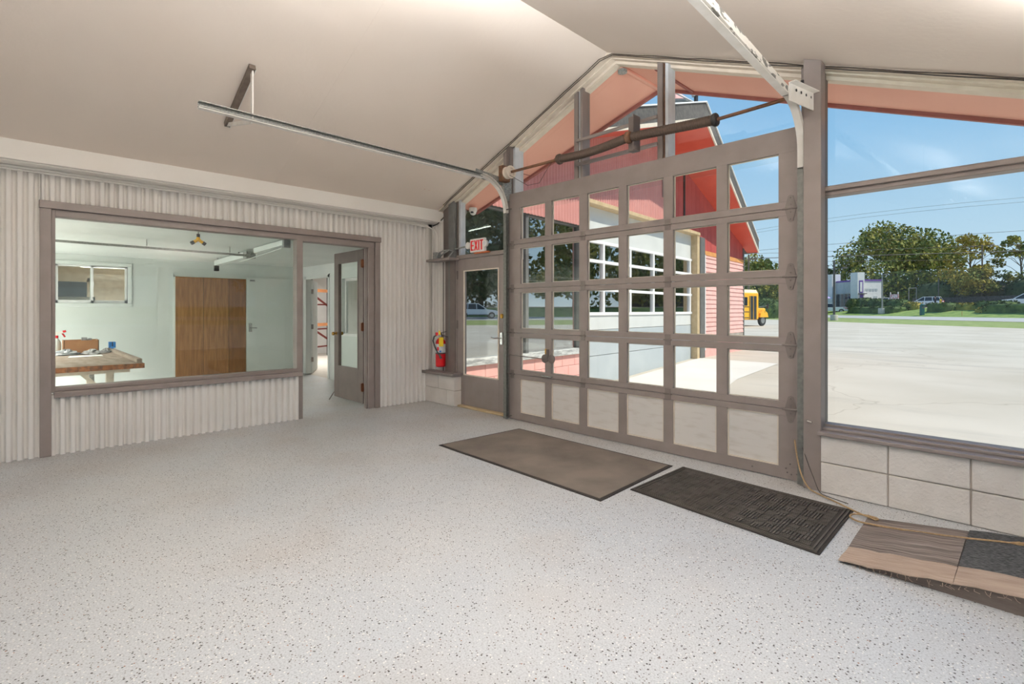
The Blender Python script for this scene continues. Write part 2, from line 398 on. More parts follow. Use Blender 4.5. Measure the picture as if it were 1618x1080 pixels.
# ceiling: drywall panels on both slopes, seams across the slope
ceil = struct(thing('ceiling', 'cream painted drywall ceiling sloping up to a ridge', 'ceiling'))
ys = [.27, -2.29, -4.73, -7.17, YB]
for k in range(4):
    for s, (xa, xb) in enumerate(((.02, RIDGE_X), (RIDGE_X, XR))):
        q = MB(); d = .001 * ((k + s) % 2)
        q.prism([(xa, ys[k] - .0002, cz(xa) + d), (xb, ys[k] - .0002, cz(xb) + d), (xb, ys[k] - .0002, cz(xb) + .12), (xa, ys[k] - .0002, cz(xa) + .12)], (0, ys[k + 1] - ys[k] + .0004, 0))
        q.build('ceiling_panel', 'ceiling', ceil, fix=True)

# left wall: corrugated sheets on a backing with the window and door openings
wl = struct(thing('wall_left', 'white corrugated metal wall around the inner window', 'wall'))
bk = MB()
bk.box(-.12, -.012, YB, -4.2, 0, 2.7); bk.box(-.12, -.012, -4.2, -.86, 2.26, 2.7); bk.box(-.12, -.012, -4.2, -1.86, 0, .56)
bk.box(-.12, -.012, -.88, .25, -.1, 2.9); bk.box(-.12, -.012, .0, .25, 2.6, 3.0)
bk.build('backing', 'wall_white', wl)
P_ = .0725; A_ = .052
for (a0, a1) in ((-9.0, -8.1), (-8.1, -7.2), (-7.2, -6.3), (-6.3, -5.4), (-5.4, -4.56), (-4.56, -4.245)):
    MB().corr(a0, a1, 0.0, 2.67, -.01, A_, P_, 'y').build('corrugated_sheet', 'corr_white', wl, True, ang=180)
for (a0, a1) in ((-4.25, -3.35), (-3.35, -2.5), (-2.5, -1.6), (-1.6, -.785)):
    MB().corr(a0, a1, 2.33, 2.67, -.01, A_, P_, 'y').build('corrugated_sheet', 'corr_white', wl, True, ang=180)
for (a0, a1) in ((-4.18, -3.345), (-3.345, -2.6), (-2.6, -1.87)):
    MB().corr(a0, a1, 0.0, .56, -.01, A_, P_, 'y').build('corrugated_sheet', 'corr_white', wl, True, ang=180)
MB().corr(-.79, .03, 0.0, 2.67, -.01, A_, P_, 'y').build('corrugated_sheet', 'corr_white', wl, True, ang=180)
sc_ = MB()
for y in [-4.4, -4.3] + [-.6 - .72 * i for i in range(5)] + [-3.9, -3.6, -3.0]:
    for z in (2.58, 2.40): sc_.lathe([(.006, 0), (.006, .004), (.001, .006)], (.040, y, z + rnd.uniform(-.02, .02)), 6, 'X')
for y in (-4.36, -4.42, -4.5, -.6, -.4):
    for z in (.5, 1.0, 1.5, 2.0): sc_.lathe([(.006, 0), (.006, .004), (.001, .006)], (.040, y, z + rnd.uniform(-.1, .1)), 6, 'X')
tag(sc_.build('screw_heads', 'corr_white', wl), kind='stuff')

# beam along the top of the left wall with cables below
bm_ = struct(thing('trim_2', 'white boxed beam along the top of the corrugated wall', 'beam'))
MB().box(.0, .30, YB, .22, 2.645, 2.83).build('beam_face', 'beam_white', bm_, bevel=.006)
MB().box(.03, .065, YB, .0, 2.618, 2.645).build('moulding', 'beam_white', bm_, bevel=.012)
MB().tube([(.27, y, 2.638) for y in (YB, -6, -3, -1, -.1)], .006, 6).build('cable', 'beam_white', bm_, True)

# inner window (in the left wall)
w3 = struct(thing('window_1', 'wide inner window in taupe wood frame looking into the white office', 'window'))
B(-.01, .055, -4.258, -4.176, 0, 2.292).build('side_board', 'taupe', w3, bevel=.003)
B(-.01, .07, -4.262, -.779, 2.29, 2.36).build('head_board', 'taupe', w3, bevel=.003)
B(-.10, .025, -4.176, -4.148, .58, 2.29).build('stop', 'taupe', w3, bevel=.003)
B(-.10, .03, -4.15, -1.918, 2.226, 2.29).build('head_stop', 'taupe', w3, bevel=.003)
B(-.10, .075, -4.16, -1.866, .537, .590).build('sill', 'taupe', w3, bevel=.004)
B(-.10, .03, -4.15, -1.90, .590, .628).build('bottom_rail', 'taupe', w3, bevel=.006)
B(-.10, .03, -1.922, -1.848, 0, 2.29).build('mullion', 'taupe', w3, bevel=.003)
B(-.040, -.034, -4.148, -1.92, .626, 2.228).build('pane', 'glass_green', w3)

# inner door frame and open leaf
dj = struct(thing('trim_3', 'taupe wooden door frame beside the inner window', 'door frame'))
B(-.01, .055, -.862, -.786, 0, 2.292).build('casing', 'taupe', dj, bevel=.003)
B(-.11, .025, -.95, -.862, 0, 2.215).build('jamb', 'taupe', dj, bevel=.006)
B(-.11, .03, -1.85, -.862, 2.212, 2.29).build('head_jamb', 'taupe', dj, bevel=.003)
B(-.06, .0, -.962, -.95, 0, 2.212).build('stop', 'taupe_dark', dj)
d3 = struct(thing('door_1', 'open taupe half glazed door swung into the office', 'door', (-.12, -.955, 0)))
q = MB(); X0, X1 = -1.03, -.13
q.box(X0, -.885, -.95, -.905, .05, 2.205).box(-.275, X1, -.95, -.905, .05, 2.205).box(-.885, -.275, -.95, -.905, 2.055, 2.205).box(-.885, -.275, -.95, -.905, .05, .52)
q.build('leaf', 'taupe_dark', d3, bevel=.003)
st = MB()
for (a, b, c, d) in ((-.885, -.27, 2.04, 2.06), (-.885, -.27, .51, .53)): st.box(a, b, -.958, -.948, c, d)
for x in (-.895, -.283): st.box(x, x + .02, -.958, -.948, .51, 2.06)
st.build('glazing_bead', 'taupe_dark', d3)
B(-.885, -.275, -.93, -.925, .52, 2.055).build('pane', 'glass_green', d3)
kn = MB()
kn.lathe([(.028, 0), (.03, .004), (.012, .008), (.011, .03), (.024, .036), (.028, .048), (.022, .06), (.004, .064)], (0, 0, 0), 14, 'Y')
kv = [(x, -.95 - y, z) for x, y, z in kn.v]; kk = MB().add([(x - .965, y, z + 1.0) for x, y, z in kv], kn.f)
kk.add([(x - .965, -.905 + (-.95 - y) * 1.0, z + 1.0) for x, y, z in kv], kn.f)
kk.build('knob', 'brass', d3, True, fix=True)
for z in (.28, 1.12, 2.0):
    h = MB().box(-.135, -.112, -.985, -.93, z - .055, z + .055); h.lathe([(.008, -.06), (.008, .06)], (-.118, -.965, z), 8)
    h.build('hinge', 'bronze', d3)
MB().tube([(-1.0, -.965, .12), (-1.03, -1.03, .004)], .008, 6).build('door_stop', 'taupe_dark', d3)

# front wall, left part: block plinth, ledge, corrugated strip, dark post board, shelf
wf = struct(thing('wall_front', 'front wall of painted block plinths under the glazing', 'wall'))
def block(x0, x1, z0, z1, y0, y1, parent=wf, mat='block_white'):
    g = .004
    return B(x0 + g, x1 - g, y0, y1, z0 + g, z1 - g).build('block', mat, parent, bevel=.006)
B(.0, .735, -.018, .24, -.01, .42).build('mortar_core', 'mortar', wf)
for x0, x1 in ((0, .37), (.37, .742)): block(x0, x1, .222, .42, -.03, .1)
for x0, x1 in ((0, .165), (.165, .565), (.565, .742)): block(x0, x1, 0, .222, -.03, .1)
B(-.0, .76, -.075, .14, .42, .462).build('ledge', 'taupe', wf, bevel=.006)
B(-.02, .40, .13, .24, .40, 2.9).build('backing', 'wall_white', wf)
MB().corr(.012, .40, .462, 2.66, .12, .022, .0725, 'x', -1).build('corrugated_sheet', 'wall_white', wf, True, ang=180)
B(.40, .635, .07, .24, .46, 2.06).build('post_board', 'taupe_dark', wf, bevel=.004)
B(.33, .50, .09, .24, 2.09, 2.90).build('post_board', 'taupe_dark', wf, bevel=.004)
MB().tube([(.335, .085, .465), (.335, .085, 2.06)], .008, 6).build('conduit', 'taupe_dark', wf, True)
B(.14, .70, -.085, .12, 2.058, 2.092).build('shelf', 'taupe', wf, bevel=.004)
# right part of the plinth
B(5.285, XR, -.105, .14, -.01, .425).build('mortar_core', 'mortar', wf)
xs = [5.283, 5.694, 6.117, 6.54, 6.95]
for i in range(4):
    block(xs[i], xs[i + 1], .224, .425, -.12, .02); block(xs[i] if i else 5.283, xs[i + 1], 0, .224, -.12, .02)

# right window
w2 = struct(thing('window_2', 'large fixed window in taupe frame above the white block plinth', 'window'))
B(5.27, XR, -.15, .05, .425, .452).build('sill', 'taupe', w2, bevel=.004)
B(5.27, XR, -.06, .13, .452, .472).build('bottom_rail', 'taupe', w2, bevel=.004)
B(5.27, XR, .02, .12, .472, .486).build('stop', 'taupe', w2, bevel=.002)
B(5.25, XR, .03, .15, 2.223, 2.297).build('transom', 'taupe', w2, bevel=.004)
B(5.25, XR, .0, .05, 2.255, 2.285).build('transom_cap', 'taupe', w2, bevel=.004)
B(5.248, 5.26, .02, .12, .472, cz(5.27) - .02).build('stop', 'taupe_dark', w2)
B(5.25, XR, .085, .091, .476, 2.23).build('pane', 'glass_clear', w2)
MB().prism([(5.25, .085, 2.29), (XR, .085, 2.29), (XR, .085, cz(XR) - .01), (5.25, .085, cz(5.25) - .01)], (0, .006, 0)).build('pane', 'glass_clear', w2, fix=True)

# upper glazing in the gable, posts and mullions
w1 = struct(thing('window_3', 'gable glazing above the garage door with taupe and aluminium mullions', 'window'))
def post(x0, x1, y0, y1, z0, mat, name='post', bev=.004, top=0.0):
    zt0, zt1 = cz(x0) - top, cz(x1) - top
    return MB().prism([(x0, y0, z0), (x1, y0, z0), (x1, y0, zt1), (x0, y0, zt0)], (0, y1 - y0, 0)).build(name, mat, w1, bevel=bev, fix=True)
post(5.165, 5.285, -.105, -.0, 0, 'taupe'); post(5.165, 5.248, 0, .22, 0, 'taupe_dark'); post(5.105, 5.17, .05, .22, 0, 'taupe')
post(1.648, 1.735, .06, .24, 0, 'taupe'); post(1.735, 1.79, .03, .2, 0, 'taupe_dark'); post(1.735, 1.825, .10, .25, 2.0, 'alu', 'mullion')
post(.50, .575, .10, .24, 2.092, 'alu', 'mullion'); post(.59, .62, .13, .24, 2.092, 'taupe_dark', 'mullion'); post(.62, .66, .145, .24, 2.092, 'alu', 'mullion')
for x, ru in ((2.755, 'taupe'), (3.80, 'rust')):
    post(x, x + .055, .12, .26, 2.70, 'taupe' if ru == 'taupe' else 'taupe', 'mullion')
    post(x + .055, x + .085, .14, .26, 2.70, ru if ru != 'taupe' else 'alu', 'mullion'); post(x + .085, x + .118, .12, .26, 2.70, 'taupe' if ru == 'taupe' else 'alu', 'mullion')
def gpane(x0, x1, z0, y=YG):
    xs_ = [x0] + ([RIDGE_X] if x0 < RIDGE_X < x1 else []) + [x1]
    MB().prism([(x0, y, z0), (x1, y, z0)] + [(x, y, cz(x) - .01) for x in reversed(xs_)], (0, .006, 0)).build('pane', 'glass_clear', w1, fix=True)
gpane(.66, 1.655, 2.12, .17); gpane(1.82, 2.76, 2.6); gpane(2.87, 3.81, 2.6); gpane(3.91, 5.11, 2.6)
B(.63, 1.65, .09, .23, 2.075, 2.13).build('head_rail', 'taupe', w1, bevel=.004)
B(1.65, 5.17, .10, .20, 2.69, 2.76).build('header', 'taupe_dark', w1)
for (x0, x1) in ((2.86, 3.85),):
    B(x0, x1, .02, .05, 3.205, 3.235).build('angle_bar', 'taupe', w1, bevel=.002)
    B(x0, x1, .02, .05, 2.94, 2.975).build('angle_bar', 'taupe', w1, bevel=.002)
# cream strips along both rakes under the ceiling edge
t4 = struct(thing('trim_4', 'cream trim boards along the sloping top of the gable glazing', 'trim'))
for (xa, xb) in ((.30, RIDGE_X), (RIDGE_X, XR)):
    for y0, y1, dz in ((.10, .27, .035), (.17, .27, .065), (.02, .10, .018)):
        MB().prism([(xa, y0, cz(xa) - dz), (xb, y0, cz(xb) - dz), (xb, y0, cz(xb)), (xa, y0, cz(xa))], (0, y1 - y0, 0)).build('rake_board', 'cream', t4, fix=True)
# data cables clipped along the rake
for k, (yy, dz) in enumerate(((-.005, .012), (.01, .022))):
    pts = []
    for i in range(41):
        x = .45 + (6.9 - .45) * i / 40; pts.append((x, yy + rnd.uniform(-.004, .004), cz(x) - dz - .005 * abs(math.sin(i * .9 + k * 2))))
    tag(MB().tube(pts, .0045, 6).build('cable', 'cable', None, True), ['dark thin cable clipped along the ceiling edge above the glazing', 'dark cable just below its twin along the gable top'][k], 'cable', 'gable cables')

# exit door
d1 = struct(thing('door_2', 'closed taupe exit door with one tall glass panel below the exit sign', 'door', (1.14, .1, 0)))
q = MB(); y0, y1 = .10, .145
q.box(.655, .80, y0, y1, .025, 2.07).box(1.52, 1.645, y0, y1, .025, 2.07).box(.80, 1.52, y0, y1, 1.90, 2.07).box(.80, 1.52, y0, y1, .025, .45)
q.build('leaf', 'taupe', d1, bevel=.003)
q = MB(); q.box(.795, .812, .092, .105, .445, 1.905).box(1.508, 1.525, .092, .105, .445, 1.905).box(.80, 1.52, .092, .105, 1.893, 1.908).box(.80, 1.52, .092, .105, .442, .458)
q.build('glazing_bead', 'cream', d1)
B(.80, 1.52, .12, .126, .45, 1.90).build('pane', 'glass_clear', d1)
B(.632, .655, .085, .2, 0, 2.08).build('frame_side', 'taupe', d1, bevel=.002)
B(.64, 1.66, .03, .2, .0, .024).build('threshold', 'tan_trim', d1, bevel=.006)
MB().lathe([(.03, .1), (.03, .085), (.02, .08)], (1.585, 0, 1.275), 16, 'Y').build('deadbolt', 'brass', d1, True, fix=True)
lv = MB(); lv.box(1.555, 1.61, .08, .102, .90, 1.07)
lk = lv.build('lock_plate', 'chrome', d1, bevel=.01)
MB().tube([(1.575, .08, .99), (1.575, .045, .99), (1.55, .035, .99), (1.46, .038, .985), (1.44, .04, 1.0)], .009, 8).build('lever', 'chrome', lk, True)
for z in (.3, 1.15, 1.85): B(.648, .664, .085, .1, z - .06, z + .06).build('hinge', 'taupe_dark', d1)

# garage door: five hinged sections
d2 = struct(thing('door_3', 'taupe sectional garage door with rows of glass panes and white bottom panels', 'garage door', (3.46, 0, 0)))
cols = [(2.015, 2.42), (2.518, 2.923), (3.03, 3.43), (3.527, 3.934), (4.033, 4.445), (4.541, 4.954)]
rows = [(.10, .51), (.62, 1.02), (1.13, 1.565), (1.675, 2.105), (2.217, 2.61)]
jz = [.006, .566, 1.076, 1.62, 2.16, 2.80]
GX0, GX1 = 1.825, 5.108
def hinge(parent, x, z, big):
    h = MB()
    if big:
        for s in (-1, 1):
            h.prism([(x - .042, -.007, z + s * .004), (x + .042, -.007, z + s * .004), (x + .018, -.007, z + s * .10), (x, -.007, z + s * .108), (x - .018, -.007, z + s * .10)], (0, .008, 0))
        h.tube([(x - .06, -.008, z), (x + .065, -.008, z)], .008, 8)
        for dz in (-.085, -.03, .03, .085): h.lathe([(.006, 0), (.006, -.006), (.002, -.009)], (x, -.003, z + dz), 6, 'Y')
    else:
        h.tube([(x - .04, -.006, z), (x + .04, -.006, z)], .007, 6)
        h.box(x - .03, x + .03, -.003, .001, z - .05, z + .05)
    return h.build('hinge', 'hinge_taupe', parent, fix=True)
for r in range(5):
    z0, z1 = jz[r], jz[r + 1] - .004; p0, p1 = rows[r]
    q = MB(); q.box(GX0, GX1, 0, .044, z0, p0).box(GX0, GX1, 0, .044, p1, z1)
    ed = [GX0] + [v for c in cols for v in c] + [GX1]
    for i in range(0, len(ed), 2): q.box(ed[i], ed[i + 1], 0, .044, p0, p1)
    s = q.build('section', 'taupe', d2, bevel=.002)
    for x0, x1 in cols:
        if r == 0:
            B(x0 - .004, x1 + .004, .016, .03, p0 - .004, p1 + .004).build('panel', 'panel_white', s)
            bd = MB(); bd.box(x0, x0 + .01, .006, .02, p0, p1).box(x1 - .01, x1, .006, .02, p0, p1).box(x0, x1, .006, .02, p0, p0 + .01).box(x0, x1, .006, .02, p1 - .01, p1)
            bd.build('bead', 'cream', s)
        else:
            B(x0 - .004, x1 + .004, .021, .025, p0 - .004, p1 + .004).build('pane', 'glass_clear', s)
            bd = MB(); bd.box(x0, x0 + .007, .026, .038, p0, p1).box(x1 - .007, x1, .026, .038, p0, p1).box(x0, x1, .026, .038, p0, p0 + .007).box(x0, x1, .026, .038, p1 - .007, p1)
            bd.build('bead', 'cream', s)
    zj = jz[r + 1] - .002
    if r < 4:
        hinge(s, 5.045, zj, True)
        for x in (2.975, 3.98): hinge(s, x, zj, False)
        hinge(s, 1.875, zj, False)
# lock bar and handle on the second section, lift handle below
lo = MB().tube([(1.83, -.015, .80), (2.44, -.02, .785)], .006, 6)
lo.box(2.452, 2.486, -.03, .0, .80, .90); lo.lathe([(.05, 0), (.05, -.012), (.03, -.016)], (2.43, -.004, .79), 16, 'Y')
lo.lathe([(.05, 0), (.05, -.012), (.03, -.016)], (2.53, -.004, .79), 16, 'Y')
lo.build('lock_bar', 'taupe_dark', d2, True, fix=True)
B(2.45, 2.465, -.035, -.01, .845, .905).build('latch', 'brass', d2)
MB().tube([(2.40, 0, .59), (2.40, -.03, .59), (2.54, -.03, .585), (2.54, 0, .585)], .009, 6).build('lift_handle', 'chrome', d2, True)
bl = MB()
for x, z in ((5.01, .09), (5.05, .05), (5.02, .06), (5.09, .06), (5.04, .13), (4.75, .05)): bl.lathe([(.006, .0), (.006, -.006), (.002, -.009)], (x, 0, z), 6, 'Y')
bl.build('bolts', 'taupe_dark', d2, fix=True)

# right and back walls (behind the camera), windows added to let daylight in
wr = struct(thing('wall_right', 'side wall of low plinth with wide windows added for daylight under an added deep eave', 'wall'))
q = MB(); q.box(XR, XR + .12, YB, .1, -.1, .45); q.box(XR, XR + .12, YB, .1, 2.35, cz(XR))
for y in (YB, -6.7, -4.5, -2.2, -.15): q.box(XR, XR + .12, y, y + .2, .45, 2.35)
q.build('wall_panel', 'wall_white', wr)
for y0, y1 in ((YB + .2, -6.7), (-6.5, -4.5), (-4.3, -2.2), (-2.0, -.15)): B(XR + .06, XR + .065, y0, y1, .45, 2.35).build('pane', 'glass_clear', wr)
wb = struct(thing('wall_back', 'rear gable wall of the room with wide windows added for daylight', 'wall'))
q = MB()
q.box(0, XR, YB - .12, YB, 0, .5); q.box(0, .5, YB - .12, YB, .5, 2.2); q.box(3.3, 3.6, YB - .12, YB, .5, 2.2); q.box(6.4, XR, YB - .12, YB, .5, 2.2)
q.prism([(0, YB, 2.2), (XR, YB, 2.2), (XR, YB, cz(XR)), (RIDGE_X, YB, RIDGE_Z), (0, YB, cz(0))], (0, -.12, 0))
q.build('wall_panel', 'wall_white', wb, fix=True)
for x0, x1 in ((.5, 3.3), (3.6, 6.4)):
    B(x0, x1, YB - .06, YB - .055, .5, 2.2).build('pane', 'glass_clear', wb)

# strip light builder, then the lamps added to brighten the room
def strip_light(name, label, p, L, along, slope, power, group=None, mat='tube_on'):
    """housing with two tubes; an area lamp sits under the tubes"""
    t = thing(name, label, 'light', p, 0, group)
    M = Matrix.Rotation(slope, 4, 'Y')
    def bx_(x0, x1, y0, y1, z0, z1, nm, mt):
        q = MB().box(x0, x1, y0, y1, z0, z1)
        if along == 'x': q.v = [(y, x, z) for x, y, z in q.v]
        q.v = [tuple(M @ Vector(v)) for v in q.v]
        q.build(nm, mt, t, local=True, fix=True)
    bx_(-.08, .08, -L / 2, L / 2, -.05, 0, 'housing', 'white_paint')
    for s in (-1, 1):
        q = MB().tube([(s * .04, -L / 2 + .03, -.07), (s * .04, L / 2 - .03, -.07)], .013, 8)
        if along == 'x': q.v = [(y, x, z) for x, y, z in q.v]
        q.v = [tuple(M @ Vector(v)) for v in q.v]
        q.build('tube', mat, t, True, local=True, fix=True)
    if power:
        ld = bpy.data.lights.new('lamp', 'AREA'); ld.shape = 'RECTANGLE'; ld.size = .16 if along == 'y' else L; ld.size_y = L if along == 'y' else .16
        ld.energy = power; ld.color = (1, .97, .93); ld.spread = R_(135)
        lo_ = bpy.data.objects.new('lamp', ld); col.objects.link(lo_); lo_.parent = t
        lo_.location = M @ Vector((0, 0, -.10)); lo_.rotation_euler = (0, slope, 0)
    return t
sl = math.atan(PITCH)
FILL_LAMPS = [(6.64, -1.85, .26, 'in the corner over the carpeted ramp'), (4.25, -3.1, 1.05, 'over the brown mat'), (5.55, -2.97, 1.75, 'beside the big front window'), (5.7, -4.7, .45, 'by the side windows'), (3.3, -5.4, .28, 'under the ridge near the rear wall')]
for x, y, pf, lab in FILL_LAMPS:
    # added out-of-view fill lamp: open to the ceiling above, louvred below
    zl = cz(x) - .32
    t = thing('fill_pendant', 'added, unseen white strip light hung ' + lab, 'light', (x, y, zl), 0, 'added room fill lights')
    def pt(q, nm, mt_, **k): q.build(nm, mt_, t, local=True, fix=True, **k)
    pt(MB().box(-.05, .05, -.62, .62, -.02, .02), 'spine', 'white_paint', bevel=.004)
    for s_ in (-1, 1):
        pt(MB().prism([(s_ * .05, -.62, -.02), (s_ * .05, -.62, .02), (s_ * .13, -.62, .06), (s_ * .14, -.62, -.05)], (0, 1.24, 0)), 'side_reflector', 'white_paint')
        pt(MB().tube([(s_ * .07, -.6, .06), (s_ * .07, .6, .06)], .013, 8), 'tube', 'fill_tube_on')
        pt(MB().tube([(0, s_ * .5, .02), (0, s_ * .5, cz(x) - zl)], .004, 6), 'hanger', 'galv')
    for k in range(-6, 7): pt(MB().box(-.05, .05, k * .1 - .002, k * .1 + .002, -.05, -.02), 'louvre', 'white_paint')
    for nm, pw, dz, flip, spr in (('fill_lamp_up', FILL_UP, .09, math.pi, 180), ('fill_lamp_down', FILL_DOWN, -.06, 0, 140)):
        ld = bpy.data.lights.new(nm, 'AREA'); ld.shape = 'RECTANGLE'; ld.size = .22; ld.size_y = 1.2; ld.energy = pw * pf; ld.color = (.93, .97, 1.0); ld.spread = R_(spr)
        lo_ = bpy.data.objects.new(nm, ld); col.objects.link(lo_); lo_.parent = t; lo_.location = (0, 0, dz); lo_.rotation_euler = (flip, 0, 0)

# ================================================================== THE ROOM BEHIND THE INNER WINDOW
OX = -4.6
wo = struct(thing('wall_office_rear', 'pale office wall with oak closet doors and a sliding window', 'wall'))
q = MB(); q.box(OX - .1, OX, -8, -3.97, 0, 2.3).box(OX - .1, OX, -3.97, -3.03, 0, 1.47).box(OX - .1, OX, -3.97, -3.03, 2.10, 2.3).box(OX - .1, OX, -3.03, 0.1, 0, 2.3)
q.build('wall_panel', 'office_white', wo)
q = MB(); q.box(OX, OX + .02, -2.36, -2.33, 0, 2.0).box(OX, OX + .02, -2.36, -1.1, 1.97, 2.03); q.build('casing', 'office_white', wo)
struct(B(-4.7, -.11, -8, .02, 2.27, 2.36).build('ceiling_office', 'office_white'), 'flat pale office ceiling with garage rails below it', 'ceiling')
struct(B(OX, 0, -8.1, -8, 0, 2.3).build('wall_office_left', 'office_white'), 'pale end wall of the office', 'wall')
wof = struct(thing('wall_office_front', 'pale office wall with doorway to the workshop', 'wall'))
q = MB(); q.box(OX, -4.42, .0, .1, 0, 2.3).box(-4.42, -3.33, 0, .1, 2.01, 2.3).box(-3.33, -2.75, 0, .1, 0, 2.3).box(-2.75, -1.3, 0, .1, 0, .92).box(-2.75, -1.3, 0, .1, 1.95, 2.3).box(-1.3, -.12, 0, .1, 0, 2.3)
q.build('wall_panel', 'office_white', wof)
q = MB(); q.box(-4.47, -4.40, -.015, .0, 0, 2.07).box(-3.345, -3.27, -.015, .0, 0, 2.07).box(-4.47, -3.27, -.015, .0, 2.0, 2.07); q.build('casing', 'office_white', wof, bevel=.003)
wb2 = struct(thing('window_4', 'deep set white window in the office wall behind the open door', 'window'))
q = MB(); q.box(-2.80, -1.25, -.012, .02, .87, .92).box(-2.75, -2.70, .06, .1, .92, 1.95).box(-1.35, -1.3, .06, .1, .92, 1.95).box(-2.75, -1.3, .06, .1, 1.9, 1.95).box(-2.1, -2.06, .06, .1, .92, 1.95)
q.build('frame', 'bay_white', wb2); B(-2.72, -1.32, .075, .08, .93, 1.92).build('pane', 'glass_green', wb2)
# oak closet doors
oc = struct(thing('door_4', 'oak bifold closet doors on the office rear wall', 'door', (OX, -1.7, 0)))
for y0, y1, m in ((-2.33, -1.885, 'wood_oak'), (-1.88, -1.45, 'wood_oak'), (-1.445, -1.138, 'wood_oak_dark')):
    B(OX + .002, OX + .035, y0, y1, .01, 1.97).build('leaf', m, oc, bevel=.003)
# white door
wd = struct(thing('door_5', 'white flush office door beside the oak closet', 'door', (OX, -.6, 0)))
B(OX + .002, OX + .05, -1.13, -.10, .01, 2.005).build('leaf', 'office_white', wd, bevel=.003)
h = MB(); h.box(OX + .05, OX + .06, -1.095, -1.035, .92, 1.09); hk = h.build('lock_plate', 'chrome', wd, bevel=.004)
MB().tube([(OX + .06, -1.06, 1.0), (OX + .09, -1.06, 1.0), (OX + .09, -.95, .995)], .01, 6).build('lever', 'chrome', hk, True)
B(OX + .05, OX + .06, -1.07, -.98, 1.93, 1.96).build('closer_clip', 'plastic_grey', wd)
# sliding window
sw = struct(thing('window_5', 'small white sliding window in the office rear wall', 'window'))
q = MB(); ya, yb, za, zb = -3.97, -3.03, 1.47, 2.10
q.box(OX - .08, OX + .02, ya - .06, yb + .06, zb, zb + .06).box(OX - .08, OX + .02, ya - .06, yb + .06, za - .06, za).box(OX - .08, OX + .02, ya - .06, ya, za, zb).box(OX - .08, OX + .02, yb, yb + .06, za, zb)
q.build('frame', 'office_white', sw, bevel=.006)
for (a, b, x) in ((ya, -3.49, OX - .03), (-3.53, yb, OX - .06)):
    q = MB(); q.box(x, x + .025, a, a + .035, za, zb).box(x, x + .025, b - .035, b, za, zb).box(x, x + .025, a, b, za, za + .05).box(x, x + .025, a, b, zb - .03, zb)
    q.build('sash', 'bay_white', sw, bevel=.003); B(x + .01, x + .014, a + .03, b - .03, za + .04, zb - .02).build('pane', 'glass_green', sw)
B(OX - .004, OX + .012, -3.505, -3.485, 1.74, 1.82).build('latch', 'bay_white', sw, bevel=.004)
# little back room seen through it
br = struct(thing('wall_store', 'beige store room walls seen through the sliding window', 'wall'))
q = MB(); q.box(-7.7, -7.6, -6, -4.6, 0, 2.3).box(-7.7, -7.6, -3.35, -1, 0, 2.3).box(-7.7, -7.6, -4.6, -3.35, 1.95, 2.3).box(-7.7, OX - .1, -6.1, -6, 0, 2.3).box(-7.7, OX - .1, -2.4, -2.3, 0, 2.3).box(-7.7, OX - .1, -6.1, -2.3, -.1, 0).box(-7.7, OX - .1, -6.1, -2.3, 2.3, 2.4)
q.build('wall_panel', 'cream', br); B(-8.6, -8.5, -5.5, -2.5, 0, 2.2).build('dark_recess', 'dark_room', br)  # recess board coloured dark to stand for the darkness past the doorway
q = MB(); q.box(-7.62, -7.58, -4.68, -4.6, 0, 2.02).box(-7.62, -7.58, -3.35, -3.27, 0, 2.02).box(-7.62, -7.58, -4.68, -3.27, 1.95, 2.02); q.build('casing', 'cream', br)
pdoor = struct(thing('door_6', 'grey panelled door standing ajar in the store room', 'door', (-7.65, -4.3, 0)))
B(-7.7, -7.66, -4.6, -4.0, .02, 1.94).build('leaf', 'panel_door', pdoor, bevel=.003)
for z0, z1 in ((.2, .9), (1.05, 1.8)):
    B(-7.66, -7.65, -4.5, -4.1, z0, z1).build('panel', 'panel_door', pdoor, bevel=.006)
strip_light('strip_light', 'bare twin tube light in the beige store room behind the sliding window', (-6.6, -3.05, 2.28), 1.0, 'y', 0, 14, None, 'tube_far')
q = thing('storage_tray', 'white plastic tray on the store room shelf behind the sliding window', 'tray', (-6.2, -3.75, 1.5))
B(-6.35, -6.05, -4.0, -3.35, 1.50, 1.515).build('tray_base', 'bay_white', q); 
for a in ((-6.35, -6.33, -4.0, -3.35), (-6.07, -6.05, -4.0, -3.35), (-6.35, -6.05, -4.0, -3.98), (-6.35, -6.05, -3.37, -3.35)): B(*a, 1.50, 1.60).build('tray_side', 'bay_white', q)
sh = thing('store_shelf', 'plain white shelf board below the store room tray', 'shelf', (-6.2, -3.7, 1.48))
B(-6.5, -5.9, -5.98, -2.42, 1.46, 1.5).build('board', 'bay_white', sh)
# office ceiling lamps, added out of view to brighten the office
strip_light('strip_light', 'added, unseen twin tube light on the office ceiling behind the corrugated wall', (-2.2, -6.2, 2.265), 1.8, 'y', 0, 230)
strip_light('strip_light', 'added, unseen twin tube light on the office ceiling above the far end of the work bench', (-3.6, -6.6, 2.265), 1.8, 'y', 0, 190)

